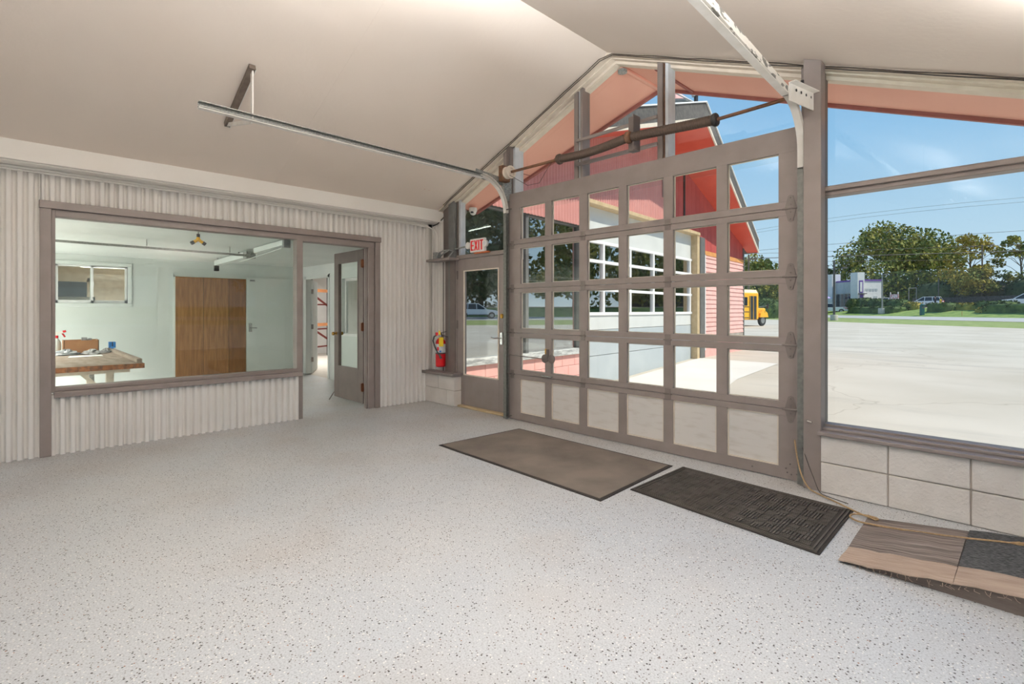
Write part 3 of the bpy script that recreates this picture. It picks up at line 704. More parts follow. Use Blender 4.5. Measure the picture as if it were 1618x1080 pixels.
# rails under the office ceiling
rl = thing('ceiling_rail', 'long thin grey rail hung under the office ceiling', 'rail', (-1.6, -3, 2.15))
MB().beam((-1.5, -4.6, 2.16), (-1.72, -1.98, 2.16), .02, .028).build('rail', 'galv', rl)
for y in (-4.4, -3.2, -2.2): MB().tube([(-1.52 - (y + 4.6) * .084, y, 2.185), (-1.52 - (y + 4.6) * .084, y, 2.27)], .006, 6).build('hanger', 'galv', rl)
r2 = thing('opener_rail', 'white cross rail with a trolley under the office ceiling', 'rail', (-2, -1.9, 2.2))
MB().beam((-.3, -1.93, 2.215), (-1.5, -1.9, 2.215), .10, .07).build('rail', 'office_white', r2, bevel=.004)
MB().beam((-1.5, -1.9, 2.19), (-2.0, -1.88, 2.19), .02, .02).build('rod', 'chrome', r2)
MB().beam((-1.95, -1.88, 2.20), (-3.9, -1.82, 2.20), .09, .09).build('rail', 'office_white', r2, bevel=.004)
B(-1.95, -1.78, -1.96, -1.83, 2.13, 2.23).build('trolley', 'galv', r2, bevel=.005)
B(-3.95, -3.88, -1.86, -1.79, 2.06, 2.16).build('end_hook', 'black', r2)
B(-.32, -.26, -1.97, -1.89, 2.15, 2.25).build('end_cap', 'plastic_grey', r2)
MB().tube([(-.3, -1.99, 2.14), (-2.2, -1.93, 2.10)], .006, 6).build('cable', 'office_white', r2)
for x in (-.6, -1.4, -2.4, -3.6): MB().box(x, x + .02, -1.90, -1.88, 2.24, 2.27).build('hanger', 'galv', r2)
pl = thing('cable_splitter', 'yellow and black three way plug hanging below the office ceiling', 'plug', (-.45, -2.88, 2.1))
MB().tube([(-.45, -2.88, 2.245), (-.45, -2.88, 2.200)], .018, 8).build('stem', 'black', pl, True)
MB().tube([(-.45, -2.88, 2.220), (-.45, -2.88, 2.170)], [.016, .024], 8).build('body', 'yellow_plug', pl, True)
for s in (-1, 1):
    MB().tube([(-.45, -2.88, 2.180), (-.45, -2.88 + s * .05, 2.145)], .018, 8).build('arm', 'yellow_plug', pl, True)
    MB().tube([(-.45, -2.88 + s * .045, 2.148), (-.45, -2.88 + s * .075, 2.128)], .021, 8).build('socket', 'black', pl, True)
MB().tube([(-.45, -2.88, 2.240), (-.45, -2.88, 2.27)], .004, 6).build('cord', 'black', pl)

# work bench with clutter
tb = thing('work_bench', 'butcher block work bench on cream braced legs', 'table', (-1.9, -4, 0))
x0, x1, y0, y1 = -3.3, -.63, -4.7, -3.37
B(x0, x1, y0, y1, .705, .752).build('top', 'bench_top', tb, bevel=.003)
n_ = 14
for i in range(n_):
    ya, yb = y0 + (y1 - y0) * i / n_, y0 + (y1 - y0) * (i + 1) / n_
    B(x1 + .001, x1 + .012, ya + .001, yb - .001, .700, .755).build('edge_strip', 'butcher', tb, bevel=.002)
B(x0 + .1, x1 - .1, y0 + .05, y1 - .12, .655, .705).build('apron', 'bench_white', tb)
for (lx, ly) in ((-.85, -3.66), (-.85, -4.5), (-3.1, -3.66), (-3.1, -4.5)):
    B(lx - .04, lx + .04, ly - .035, ly + .035, 0, .66).build('leg', 'bench_white', tb, bevel=.004)
MB().beam((-.83, -3.70, .42), (-.83, -3.90, .66), .04, .06, (1, 0, 0)).build('brace', 'bench_white', tb)
MB().beam((-.83, -4.45, .40), (-.83, -4.14, .66), .04, .06, (1, 0, 0)).build('brace', 'bench_white', tb)
B(-2.0, -1.96, -3.75, -3.70, 0, .66).build('support', 'galv', tb)
mo = tag(MB().beam((-3.2, -3.42, .775), (-.75, -3.40, .775), .05, .04).build('timber_strip', 'bench_top'), 'grey wooden strip lying along the edge of the work bench', 'wood strip')
bx = thing('cardboard_box', 'open brown cardboard box on the work bench', 'box', (-3.06, -3.76, .752))
for a in ((-3.22, -2.9, -3.95, -3.94), (-3.22, -2.9, -3.58, -3.57), (-3.22, -3.21, -3.95, -3.57), (-2.91, -2.9, -3.95, -3.57)): B(*a, .752, .93).build('side', 'cardboard', bx)
B(-3.22, -2.9, -3.95, -3.57, .752, .757).build('base', 'cardboard', bx)
q = MB(); q.box(-3.1, -3.02, -3.75, -3.69, .757, .965).box(-3.1, -3.0, -3.68, -3.64, .757, .95)
tag(q.build('hardware_packet', 'plastic_grey'), 'grey hardware packets sticking out of the cardboard box', 'packet')
# spray bottle
sp = thing('spray_bottle', 'cloudy spray bottle with red trigger on the work bench', 'bottle', (-3.08, -4.015, .752))
MB().lathe([(.045, 0), (.05, .01), (.05, .12), (.047, .15), (.03, .19), (.018, .205), (.018, .215)], (-3.08, -4.015, .752), 16).build('bottle_body', 'bottle', sp, True)
MB().lathe([(.021, 0), (.021, .03), (.012, .04)], (-3.08, -4.015, .965), 12).build('collar', 'ext_red', sp, True)
q = MB().beam((-3.08, -4.035, 1.03), (-3.08, -3.935, 1.045), .025, .03).beam((-3.08, -4.015, 1.0), (-3.08, -4.015, 1.04), .03, .03, (0, 1, 0)); q.build('head', 'white_paint', sp, bevel=.004)
MB().beam((-3.08, -3.95, 1.05), (-3.08, -3.915, 1.06), .03, .03).beam((-3.08, -3.96, 1.04), (-3.08, -3.925, .975), .02, .02, (0, 1, 0)).build('trigger', 'ext_red', sp, bevel=.004)
def crumple(name, label, cat, c, rx, ry, h, mat, seed, group=None):
    r = random.Random(seed); q = MB(); n, m = 14, 8; vs = []; fs = []
    for j in range(m + 1):
        ph = j / m * math.pi / 2
        for i in range(n):
            t = 2 * math.pi * i / n; k = 1 + r.uniform(-.22, .22)
            vs.append((c[0] + rx * math.cos(t) * math.cos(ph) * k, c[1] + ry * math.sin(t) * math.cos(ph) * k, c[2] + (h * math.sin(ph) * (1 + r.uniform(-.3, .3)) if j else 0)))
    for j in range(m):
        for i in range(n):
            i2 = (i + 1) % n; fs.append((j * n + i, j * n + i2, (j + 1) * n + i2, (j + 1) * n + i))
    q.add(vs, fs); return tag(q.build(name, mat), label, cat, group)
crumple('plastic_bag', 'dark grey crumpled plastic sheet beside the spray bottle', 'plastic bag', (-2.66, -3.93, .752), .18, .13, .065, 'plastic_grey', 1)
crumple('plastic_bag', 'clear crumpled plastic bag in front of the cardboard box', 'plastic bag', (-2.62, -3.68, .752), .17, .11, .06, 'plastic_clear', 2)
crumple('plastic_bag', 'clear bag of fittings between the box and the blue block', 'plastic bag', (-2.86, -3.50, .752), .16, .065, .05, 'plastic_clear', 3)
q = MB(); q.prism([(-2.05, -3.95, .754), (-2.1, -3.60, .754), (-2.3, -3.60, .754), (-2.3, -3.92, .754)], (0, 0, .004)); tag(q.build('paper_sheet', 'paper', fix=True), 'white sheet of paper on the work bench', 'paper')
bc = thing('blue_block', 'small bright blue box at the end of the work bench', 'box', (-3.13, -3.40, .797))
B(-3.18, -3.08, -3.44, -3.36, .797, .885).build('body', 'blue', bc, bevel=.004); B(-3.081, -3.078, -3.405, -3.395, .797, .885).build('groove', 'car_dark', bc)
tag(B(-2.98, -2.93, -3.43, -3.40, .797, .825).build('blue_cube', 'blue', bevel=.004), 'tiny blue cube next to the larger blue box', 'block')

# ================================================================== TRACKS AND SPRING OF THE GARAGE DOOR
def channel(pts, wd, dp, side):
    """C-shaped track swept along pts (in a plane of constant x); the mouth opens to side*x"""
    q = MB(); prof = [(-side * 0, -dp), (side * wd, -dp), (side * wd, -dp + .006), (side * .005, -dp + .006), (side * .005, dp - .006), (side * wd, dp - .006), (side * wd, dp), (0, dp)]
    vs = []; n = len(prof); m = len(pts); P3 = [Vector(p) for p in pts]
    for i, p in enumerate(P3):
        d = (P3[min(i + 1, m - 1)] - P3[max(i - 1, 0)]).normalized(); nrm = d.cross(Vector((1, 0, 0))).normalized()
        for a, b in prof: vs.append(p + Vector((a, 0, 0)) + nrm * b)
    fs = []
    for i in range(m - 1):
        for k in range(n):
            k2 = (k + 1) % n; fs.append((i * n + k, i * n + k2, (i + 1) * n + k2, (i + 1) * n + k))
    fs += [tuple(range(n)), tuple((m - 1) * n + k for k in range(n))]
    return q.add(vs, fs)
def curve_pts(x, y0, ztop, rad, ang0=0, ang1=90, n=10):
    return [(x, y0 - rad + rad * math.cos(R_(ang0 + (ang1 - ang0) * i / n)), ztop - rad + rad * math.sin(R_(ang0 + (ang1 - ang0) * i / n))) for i in range(n + 1)]
trl = thing('garage_door_track', 'garage door track on the exit door side with galvanised horizontal rail', 'track', (1.79, -.03, 0), group='garage door tracks')
channel([(1.785, -.045, .01), (1.785, -.045, 1.3), (1.785, -.045, 2.56)], .05, .022, 1).build('vertical_track', 'track_dark', trl, fix=True)
channel(curve_pts(1.785, -.045, 2.955, .40), .05, .022, 1).build('curved_track', 'white_paint', trl, True, fix=True)
q = channel([(1.785, -.44, 2.955), (1.785, -1.8, 2.965), (1.785, -3.38, 2.975)], .05, .022, 1); q.build('horizontal_rail', 'galv', trl, fix=True)
MB().beam((1.80, -.43, 2.93), (1.80, -3.38, 2.948), .05, .014).build('rail_flange', 'white_paint', trl)
B(1.74, 1.80, -.06, .06, 2.72, 3.02).build('flag_bracket', 'galv', trl)
MB().beam((1.765, -.06, 2.95), (1.765, -.50, 2.985), .006, .10).build('flag_bracket', 'galv', trl)
for z in (.04, .566, 1.076, 1.62, 2.16, 2.6): MB().tube([(1.79, -.045, z), (1.88, -.02, z + .005)], .008, 6).build('roller', 'taupe_dark', trl)
# rear hanger: angle along the ceiling, strap and brace
hb = thing('rail_hanger', 'white triangular steel hanger holding the rail end to the ceiling', 'bracket', (1.785, -2.98, 2.97))
MB().beam((1.80, -2.98, cz(1.80) - .03), (1.07, -2.98, cz(1.07) - .03), .05, .045).build('ceiling_angle', 'hanger_dark', hb)
MB().beam((1.80, -2.955, cz(1.80) - .045), (1.07, -2.955, cz(1.07) - .045), .006, .03).build('angle_edge', 'white_paint', hb)
MB().beam((1.77, -2.975, cz(1.78) - .02), (1.77, -2.975, 2.96), .045, .012, (0, 1, 0)).build('strap', 'white_paint', hb)
MB().beam((1.09, -2.98, cz(1.09) - .04), (1.78, -2.98, 2.945), .012, .035).build('brace', 'white_paint', hb)

trr = thing('garage_door_track', 'garage door track beside the big window post with chipped white rail', 'track', (5.14, -.05, 0), group='garage door tracks')
channel([(5.165, -.055, .01), (5.165, -.055, 1.3), (5.165, -.055, 2.45)], .05, .022, -1).build('vertical_track', 'track_dark', trr, fix=True)
channel(curve_pts(5.165, -.055, 2.93, .36), .05, .022, -1).build('curved_track', 'white_paint', trr, True, fix=True)
channel([(5.165, -.055, 2.44), (5.165, -.055, 2.575)], .05, .022, -1).build('curved_track', 'white_paint', trr, fix=True)
channel([(5.165, -.40, 2.93), (5.22, -1.8, 2.965), (5.26, -3.38, 2.98)], .05, .025, -1).build('horizontal_rail', 'chipped_paint', trr, fix=True)
MB().beam((5.14, -.42, 2.905), (5.235, -3.38, 2.953), .05, .004).build('rail_flange', 'white_paint', trr)
q = MB(); q.beam((5.17, -.44, 2.915), (5.235, -.112, 2.915), .006, .13).beam((5.19, -.444, 2.98), (5.255, -.116, 2.98), .05, .006); q.build('flag_bracket', 'white_paint', trr)
for k in range(4): MB().lathe([(.011, 0), (.011, .004), (.003, .006)], (5.18 + .052 * (.25 + k * .22), -.44 + .328 * (.25 + k * .22) - .004, 2.94), 8, 'X').build('bolt', 'black', trr, fix=True)
for z in (.10, .32, .566, 1.3, 2.2): MB().box(5.165, 5.19, -.075, -.03, z - .03, z + .03).build('bracket', 'taupe_dark', trr)
MB().tube([(5.16, -.06, .52), (5.20, -.12, .515), (5.23, -.125, .51)], .007, 6).build('hook', 'chrome', trr, True)
B(5.15, 5.17, -.12, -.02, 2.95, 3.1).build('end_bearing', 'black', trr)
MB().tube([(5.16, -.1, 3.0), (5.23, -.1, 2.99)], .025, 8).build('bearing', 'rust', trr, True)

ts = thing('torsion_spring', 'brown torsion spring shaft with cable drum above the garage door', 'spring shaft', (3.46, -.1, 3.0))
MB().tube([(1.92, -.1, 3.03), (2.76, -.1, 3.02)], .017, 8).build('shaft', 'rust', ts, True)
MB().tube([(4.48, -.1, 2.985), (4.75, -.1, 2.99), (5.16, -.1, 3.0)], .016, 8).build('shaft', 'rust', ts, True)
def spring(xa, xb, za, zb, sag):
    n = int((xb - xa) / .012); pts = []; rr = []
    for i in range(n + 1):
        t = i / n; pts.append((xa + (xb - xa) * t, -.1, za + (zb - za) * t - sag * math.sin(math.pi * t))); rr.append(.042 if i % 2 else .046)
    return MB().tube(pts, rr, 14)
spring(2.74, 3.60, 3.02, 3.045, .025).build('spring', 'spring_brown', ts, True, ang=180)
spring(3.66, 4.49, 3.04, 2.985, .0).build('spring', 'spring_brown', ts, True, ang=180)
MB().lathe([(.055, 0), (.058, .012), (.058, .03), (.05, .04)], (2.71, -.1, 3.02), 14, 'X').build('spring_cone', 'spring_brown', ts, True)
MB().lathe([(.05, 0), (.06, .012), (.06, .04), (.05, .05)], (3.59, -.1, 3.045), 14, 'X').build('spring_cone', 'rust', ts, True)
MB().lathe([(.05, 0), (.058, .012), (.058, .03), (.05, .04)], (4.46, -.1, 2.985), 14, 'X').build('spring_cone', 'black', ts, True)
MB().lathe([(.028, -.045), (.075, -.045), (.075, -.03), (.062, -.028), (.062, .02), (.078, .024), (.078, .036), (.055, .036), (.05, .02), (.025, .02), (.025, .04)], (1.925, -.1, 3.03), 20, 'X').build('cable_drum', 'cream', ts, True)
B(1.80, 1.875, -.16, -.04, 2.93, 3.12).build('bearing_plate', 'rust', ts)
q = MB(); q.box(3.585, 3.66, -.055, .02, 2.92, 3.26); q.box(3.66, 3.67, -.10, .02, 2.92, 3.26); q.build('center_bracket', 'taupe_dark', ts)
tag(MB().tube([(1.95, -.12, 2.99), (2.2, -.06, 2.83), (2.35, -.02, 2.84), (2.45, .0, 2.98), (2.55, .03, 3.10)], .003, 5).build('loose_wire', 'cable', None, True), 'thin loose wire looping below the spring shaft', 'wire')

# ================================================================== SMALL THINGS ON THE FRONT WALL
ex = thing('exit_sign', 'white exit sign with red letters hung before the transom glass', 'sign', (1.17, .05, 2.23))
sx0, sx1, sz0, sz1 = .995, 1.30, 2.135, 2.32
B(sx0, sx1, .04, .085, sz0, sz1).build('housing', 'sign_white', ex, bevel=.012)
def letter(ch, x, z, wd, ht, t):
    q = MB(); y0, y1 = .034, .041
    if ch == 'E': q.box(x, x + t, y0, y1, z, z + ht); [q.box(x + t, x + wd, y0, y1, zz, zz + t * .8) for zz in (z, z + ht / 2 - t * .4, z + ht - t * .8)]
    if ch == 'X':
        q.prism([(x, y0, z), (x + t, y0, z), (x + wd, y0, z + ht), (x + wd - t, y0, z + ht)], (0, y1 - y0, 0)); q.prism([(x + wd - t, y0 + .001, z), (x + wd, y0 + .001, z), (x + t, y0 + .001, z + ht), (x, y0 + .001, z + ht)], (0, y1 - y0, 0))
    if ch == 'I': q.box(x, x + t, y0, y1, z, z + ht)
    if ch == 'T': q.box(x + wd / 2 - t / 2, x + wd / 2 + t / 2, y0, y1, z, z + ht); q.box(x, x + wd, y0, y1, z + ht - t * .8, z + ht)
    q.build('letter', 'sign_red', ex, fix=True)
lx = 1.025
for ch, wd in (('E', .058), ('X', .07), ('I', .02), ('T', .062)):
    letter(ch, lx, 2.16, wd, .135, .02); lx += wd + .014
for x in (.975, 1.33):
    MB().lathe([(.02, .07), (.045, .05), (.048, .02), (.04, .014)], (x, 0, 2.235), 16, 'Y').build('lamp_head', 'sign_white', ex, True, fix=True)
MB().lathe([(.036, .018), (.030, .013), (.01, .012)], (1.33, 0, 2.235), 16, 'Y').build('lamp_lens', 'label_white', ex, True, fix=True)
MB().tube([(.60, .10, 2.225), (.80, .07, 2.23), (.95, .06, 2.235)], .012, 8).build('conduit_arm', 'galv', ex, True)
B(1.07, 1.36, .05, .09, 2.118, 2.138).build('orange_strip', 'orange_brown', ex)  # plain orange strip along the lower edge of the sign
dc = thing('dome_camera', 'white dome security camera under the red overhang', 'security camera', (.60, .46, 2.9))
zc = cz(.60) - .075
MB().lathe([(.055, 0), (.06, -.012), (.06, -.05), (.052, -.062)], (.60, .43, zc), 18).build('body', 'white_paint', dc, True)
MB().lathe([(.048, 0), (.045, -.022), (.032, -.042), (.008, -.052)], (.60, .43, zc - .058), 18).build('dome', 'white_paint', dc, True)
MB().lathe([(.022, 0), (.022, .02), (.014, .026)], (.62, .43 - .035, zc - .085), 12).build('lens', 'car_dark', dc, True)

jb = thing('junction_box', 'grey electrical box with bent conduit on the shelf above the extinguisher', 'electrical box', (.33, -.03, 2.092))
B(.27, .37, -.06, .02, 2.092, 2.19).build('box', 'galv', jb, bevel=.004)
pts = [(.062, y, 2.607) for y in (YB + .1, -6.0, -3.0, -1.0, -.30)] + [(.085, -.17, 2.60), (.20, -.09, 2.57), (.30, -.05, 2.52), (.335, -.03, 2.44), (.335, -.03, 2.19)]
MB().tube(pts, .009, 8).build('conduit', 'beam_white', jb, True)
for k in (0, 1):
    MB().tube([(.37, -.03, 2.12 + .03 * k), (.44, -.05, 2.12 + .06 * k), (.50, -.04, 2.16 + .04 * k), (.56, .02, 2.21), (.60, .06, 2.19), (.52, .04, 2.11)], .011, 8).build('flexible_conduit', 'galv', jb, True)
tag(MB().tube([(.34, .20, 2.83), (.33, .12, 2.74), (.31, .07, 2.68), (.24, .05, 2.625), (.10, .06, 2.61)], .008, 6).build('cable', 'cable', None, True), 'dark cable wrapping around the end of the white beam', 'cable')

# fire extinguisher
fe = thing('fire_extinguisher', 'red fire extinguisher with yellow tag hanging above the block ledge', 'fire extinguisher', (.355, .02, .53), R_(38))
cx, cy, z0 = .355, .02, .53
MB().lathe([(.06, 0), (.07, .006), (.072, .02), (.072, .345), (.066, .375), (.045, .405), (.024, .42), (.024, .445)], (cx, cy, z0), 24).build('cylinder', 'ext_red', fe, True)
lb = MB().lathe([(.0725, .20), (.0728, .203), (.0728, .33), (.0725, .333)], (cx, cy, z0), 24).build('label', 'label_white', fe, True)
B(cx + .005, cx + .03, cy - .078, cy - .071, z0 + .215, z0 + .24).build('label_mark', 'label_blue', lb); B(cx - .03, cx - .005, cy - .078, cy - .071, z0 + .24, z0 + .29).build('label_mark', 'sign_red', lb)
MB().lathe([(.073, .19), (.0745, .192), (.0745, .205), (.073, .207)], (cx, cy, z0), 24).build('strap', 'black', fe, True)
MB().lathe([(.026, .43), (.028, .44), (.028, .475), (.018, .49)], (cx, cy, z0), 14).build('valve', 'chrome', fe, True)
MB().tube([(cx - .05, cy - .02, z0 + .455), (cx - .05, cy - .02, z0 + .50)], .02, 10).build('hose_coupling', 'ext_red', fe, True)
MB().beam((cx - .01, cy - .02, z0 + .485), (cx + .10, cy - .03, z0 + .515), .014, .01).build('handle', 'black', fe)
MB().beam((cx - .0, cy - .02, z0 + .47), (cx + .12, cy - .03, z0 + .435), .014, .01).build('handle', 'black', fe)
MB().tube([(cx - .05, cy - .02, z0 + .46), (cx - .085, cy - .04, z0 + .44), (cx - .098, cy - .05, z0 + .38), (cx - .07, cy - .07, z0 + .30), (cx - .02, cy - .085, z0 + .21), (cx + .015, cy - .088, z0 + .165)], .011, 8).build('hose', 'black', fe, True)
MB().tube([(cx + .01, cy - .088, z0 + .175), (cx + .035, cy - .09, z0 + .125)], [.014, .018], 8).build('nozzle', 'black', fe, True)
B(cx + .0, cx + .065, cy - .084, cy - .080, z0 + .30, z0 + .43).build('inspection_tag', 'tag_yellow', fe)
MB().beam((cx - .012, cy - .03, z0 + .525), (cx + .0, cy - .03, z0 + .465), .024, .008, (0, 1, 0)).build('pull_pin_tag', 'tag_yellow', fe)
B(cx - .012, cx + .012, cy + .07, cy + .09, z0 + .3, z0 + .45).build('wall_hook', 'black', fe)

# ================================================================== MATS, RAMP, ROPE
def slab(pts, z0, z1):
    return MB().prism([(x, y, z0) for x, y in pts], (0, 0, z1 - z0))
m1 = thing('floor_mat', 'brown rubber backed mat, the wide one before the garage door', 'mat', (3.2, -.9, 0))
P4 = [(2.244, -1.385), (4.262, -1.45), (4.21, -.33), (2.30, -.306)]
slab(P4, .001, .007).build('base', 'rubber_black', m1, fix=True, bevel=.002)
def inset(p, d):
    cx_ = sum(a for a, b in p) / 4; cy_ = sum(b for a, b in p) / 4
    return [(a + (d if a < cx_ else -d), b + (d if b < cy_ else -d)) for a, b in p]
slab(inset(P4, .03), .007, .011).build('pile', 'rubber_brown', m1, fix=True)
m2 = thing('floor_mat', 'black rubber mat with raised woven bars beside the carpeted ramp', 'mat', (4.9, -.75, 0))
P5 = [(4.276, -1.10), (5.572, -1.235), (5.55, -.375), (4.285, -.30)]
slab(P5, .001, .008).build('base', 'rubber_black', m2, fix=True, bevel=.002)
def q2(u, v):
    a = [P5[0][i] * (1 - u) + P5[1][i] * u for i in (0, 1)]; b = [P5[3][i] * (1 - u) + P5[2][i] * u for i in (0, 1)]
    return (a[0] * (1 - v) + b[0] * v, a[1] * (1 - v) + b[1] * v)
q = MB(); NU, NV = 20, 12
def bar(u0, u1, v0, v1):
    p = [q2(u0, v0), q2(u1, v0), q2(u1, v1), q2(u0, v1)]; q.prism([(x, y, .007) for x, y in p], (0, 0, .007))
for i in range(NU):
    for j in range(NV):
        u0, v0 = .05 + .90 * i / NU, .07 + .86 * j / NV; du, dv = .90 / NU, .86 / NV
        for k in range(3):
            if (i * 7 + j * 3 + (i * j) % 5) % 2: bar(u0 + du * .04, u0 + du * .96, v0 + dv * (.06 + k * .31), v0 + dv * (.25 + k * .31))
            else: bar(u0 + du * (.06 + k * .31), u0 + du * (.25 + k * .31), v0 + dv * .04, v0 + dv * .96)
tag(q.build('raised_bars', 'rubber_bar', m2, fix=True), kind='stuff')
q = MB()
for e in (.012, .03):
    bar(e, 1 - e, e * 1.4, e * 1.4 + .012); bar(e, 1 - e, 1 - e * 1.4 - .012, 1 - e * 1.4); bar(e, e + .008, e, 1 - e); bar(1 - e - .008, 1 - e, e, 1 - e)
q.build('border_ridge', 'rubber_bar', m2, fix=True)

rx0, rx1, ry0, ry1 = 5.68, XR - .02, -1.22, -.43
def rz(x): return .010 + .125 * (x - rx0)
rp_ = thing('wooden_ramp', 'low wooden ramp along the block plinth under carpet pieces', 'ramp', (6.3, -.85, 0))
MB().prism([(rx0, ry0, .0), (rx1, ry0, .0), (rx1, ry0, rz(rx1)), (rx0, ry0, rz(rx0))], (0, .035, 0)).build('side_board', 'ramp_wood', rp_, fix=True)
MB().prism([(rx0, ry1 - .035, .0), (rx1, ry1 - .035, .0), (rx1, ry1 - .035, rz(rx1)), (rx0, ry1 - .035, rz(rx0))], (0, .035, 0)).build('side_board', 'ramp_wood', rp_, fix=True)
for k in range(4):
    a, b = ry0 + (ry1 - ry0) * k / 4, ry0 + (ry1 - ry0) * (k + 1) / 4
    MB().prism([(rx0, a + .002, rz(rx0) - .006), (rx1, a + .002, rz(rx1) - .006), (rx1, a + .002, rz(rx1)), (rx0, a + .002, rz(rx0))], (0, b - a - .004, 0)).build('deck_board', 'ramp_wood', rp_, fix=True)
def carpet(name, label, mat, xa, xb, ya, yb, lift=0.001, th=.007, n=10, skew=(0, 0), wob=0.0):
    vs, fs = [], []; m = 6; r = random.Random(int(xa * 100))
    for i in range(n + 1):
        for j in range(m + 1):
            u, v = i / n, j / m; y = ya + (yb - ya) * v + (r.uniform(-wob, wob) if j in (0, m) else 0); x = xa + (xb - xa) * u + (skew[0] * (1 - u) + skew[1] * u) * v
            z = rz(max(x, rx0)) + lift + .003 * math.sin(i * 1.7 + j)
            vs.append((x, y, z)); 
    k = len(vs); vs += [(x, y, z + th) for x, y, z in vs]
    for i in range(n):
        for j in range(m):
            a = i * (m + 1) + j; b = a + m + 1; fs.append((a, a + 1, b + 1, b)); fs.append((k + a, k + b, k + b + 1, k + a + 1))
    rim = [i * (m + 1) for i in range(n + 1)] + [n * (m + 1) + j for j in range(1, m + 1)] + [i * (m + 1) + m for i in range(n - 1, -1, -1)] + [j for j in range(m - 1, 0, -1)]
    for i in range(len(rim)): a, b = rim[i], rim[(i + 1) % len(rim)]; fs.append((a, b, k + b, k + a))
    return tag(MB().add(vs, fs).build(name, mat, None, True, ang=50, fix=True), label, 'carpet', 'carpet pieces on the ramp')
carpet('carpet_tile', 'grey brown striped carpet tile on the ramp under the rope', 'carpet_stripe', 5.665, 6.128, -1.03, -.47, .0015, skew=(-.02, 0))
carpet('carpet_tile', 'charcoal flecked carpet tile on the upper end of the ramp', 'carpet_charcoal', 6.132, XR - .03, -1.03, -.43)
carpet('carpet_strip', 'beige carpet strip along the open edge of the ramp', 'carpet_beige', 5.665, 6.13, -1.255, -1.034, .0015, wob=.006)
carpet('carpet_strip', 'beige carpet strip in front of the charcoal carpet tile', 'carpet_beige', 6.132, XR - .03, -1.255, -1.034, .0015, wob=.006)
q = MB(); rr_ = random.Random(4)
for i in range(46):
    x = 5.64 + 1.2 * i / 46 + rr_.uniform(-.01, .01); z = rz(x) - .003
    q.tube([(x, -1.252, z), (x + rr_.uniform(-.01, .01), -1.26, z - rr_.uniform(.004, .016)), (x + rr_.uniform(-.02, .02), -1.262, z - rr_.uniform(.008, .03))], .0012, 4)
tag(q.build('loose_threads', 'carpet_beige'), 'frayed threads hanging from the beige carpet edge', 'threads', kind='stuff')
for x, z in ((5.92, .02), (6.30, .045), (6.60, .06)): pass

# rope: hangs from the track, lies over the floor and the striped carpet
pts = [(5.08, -.02, .33), (5.10, -.07, .30), (5.125, -.10, .20), (5.165, -.14, .10), (5.225, -.18, .03), (5.31, -.22, .012), (5.45, -.30, .016), (5.58, -.42, .016), (5.66, -.50, .02), (5.70, -.52, .03), (5.70, -.58, .03), (5.66, -.62, .03), (5.63, -.60, .03), (5.62, -.55, .03), (5.65, -.53, .03)]
pts = [(5.08, -.02, .33), (5.10, -.07, .30), (5.125, -.10, .20), (5.165, -.14, .10), (5.225, -.18, .03), (5.31, -.22, .012), (5.45, -.33, .018), (5.58, -.43, .02), (5.66, -.50, .03), (5.705, -.535, .036), (5.70, -.50, .036), (5.64, -.46, .024), (5.575, -.475, .02), (5.565, -.545, .02), (5.615, -.60, .022), (5.69, -.625, .032), (5.80, -.61, .036), (5.95, -.60, .052), (6.10, -.595, .072), (6.25, -.575, .093), (6.30, -.575, .10)]
def smooth_path(p, k=4):
    out = []; p = [Vector(a) for a in p]
    for i in range(len(p) - 1):
        a, b, c, d = p[max(i - 1, 0)], p[i], p[i + 1], p[min(i + 2, len(p) - 1)]
        for j in range(k):
            t = j / k; out.append(.5 * ((2 * b) + (c - a) * t + (2 * a - 5 * b + 4 * c - d) * t * t + (3 * b - a - 3 * c + d) * t ** 3))
    return out + [p[-1]]
ro = thing('rope', 'thin tan rope hanging from the door track and trailing over the carpet', 'rope', (5.6, -.5, 0))
MB().tube(smooth_path(pts), .0055, 8).build('cord', 'rope', ro, True)
q = MB(); r = random.Random(2)
for i in range(22):
    q.tube([(6.29, -.575, .100), (6.34, -.575 + r.uniform(-.012, .012), .105 + r.uniform(0, .01)), (6.385 + r.uniform(-.02, .02), -.575 + r.uniform(-.022, .022), .108 + r.uniform(0, .012))], .002, 4)
tag(q.build('frayed_end', 'rope', ro), kind='stuff')
tag(MB().tube(smooth_path([(5.155, -.09, .30), (5.20, -.12, .20), (5.245, -.14, .10), (5.29, -.16, .012), (5.36, -.22, .012), (5.5, -.30, .02)]), .003, 6).build('thin_wire', 'cable', None, True), 'thin dark wire hanging beside the tan rope', 'wire')

# ================================================================== OVERHANG OUTSIDE
ov = struct(thing('trim_5', 'salmon red roof overhang outside the gable glazing', 'overhang'))
def ovz(x): return cz(x) - .045
Lp, Rg, Rp = (.30, .55), (RIDGE_X, 1.09), (8.2, .75)  # side eave end stretched out of view to block sun at the corner
MB().prism([(Lp[0], .275, ovz(Lp[0])), (RIDGE_X, .275, ovz(RIDGE_X)), (RIDGE_X, Rg[1], ovz(RIDGE_X)), (Lp[0], Lp[1], ovz(Lp[0]))], (0, 0, .12)).build('soffit', 'soffit_salmon', ov, fix=True)
MB().prism([(RIDGE_X, .275, ovz(RIDGE_X)), (8.2, .275, ovz(8.2)), (8.2, Rp[1], ovz(8.2)), (RIDGE_X, Rg[1], ovz(RIDGE_X))], (0, 0, .12)).build('soffit', 'soffit_salmon', ov, fix=True)
for a, b in ((Lp, Rg), (Rg, Rp)):
    MB().prism([(a[0], a[1], ovz(a[0]) - .035), (b[0], b[1], ovz(b[0]) - .035), (b[0], b[1], ovz(b[0]) + .16), (a[0], a[1], ovz(a[0]) + .16)], (0, .04, 0)).build('fascia', 'fascia_red', ov, fix=True)
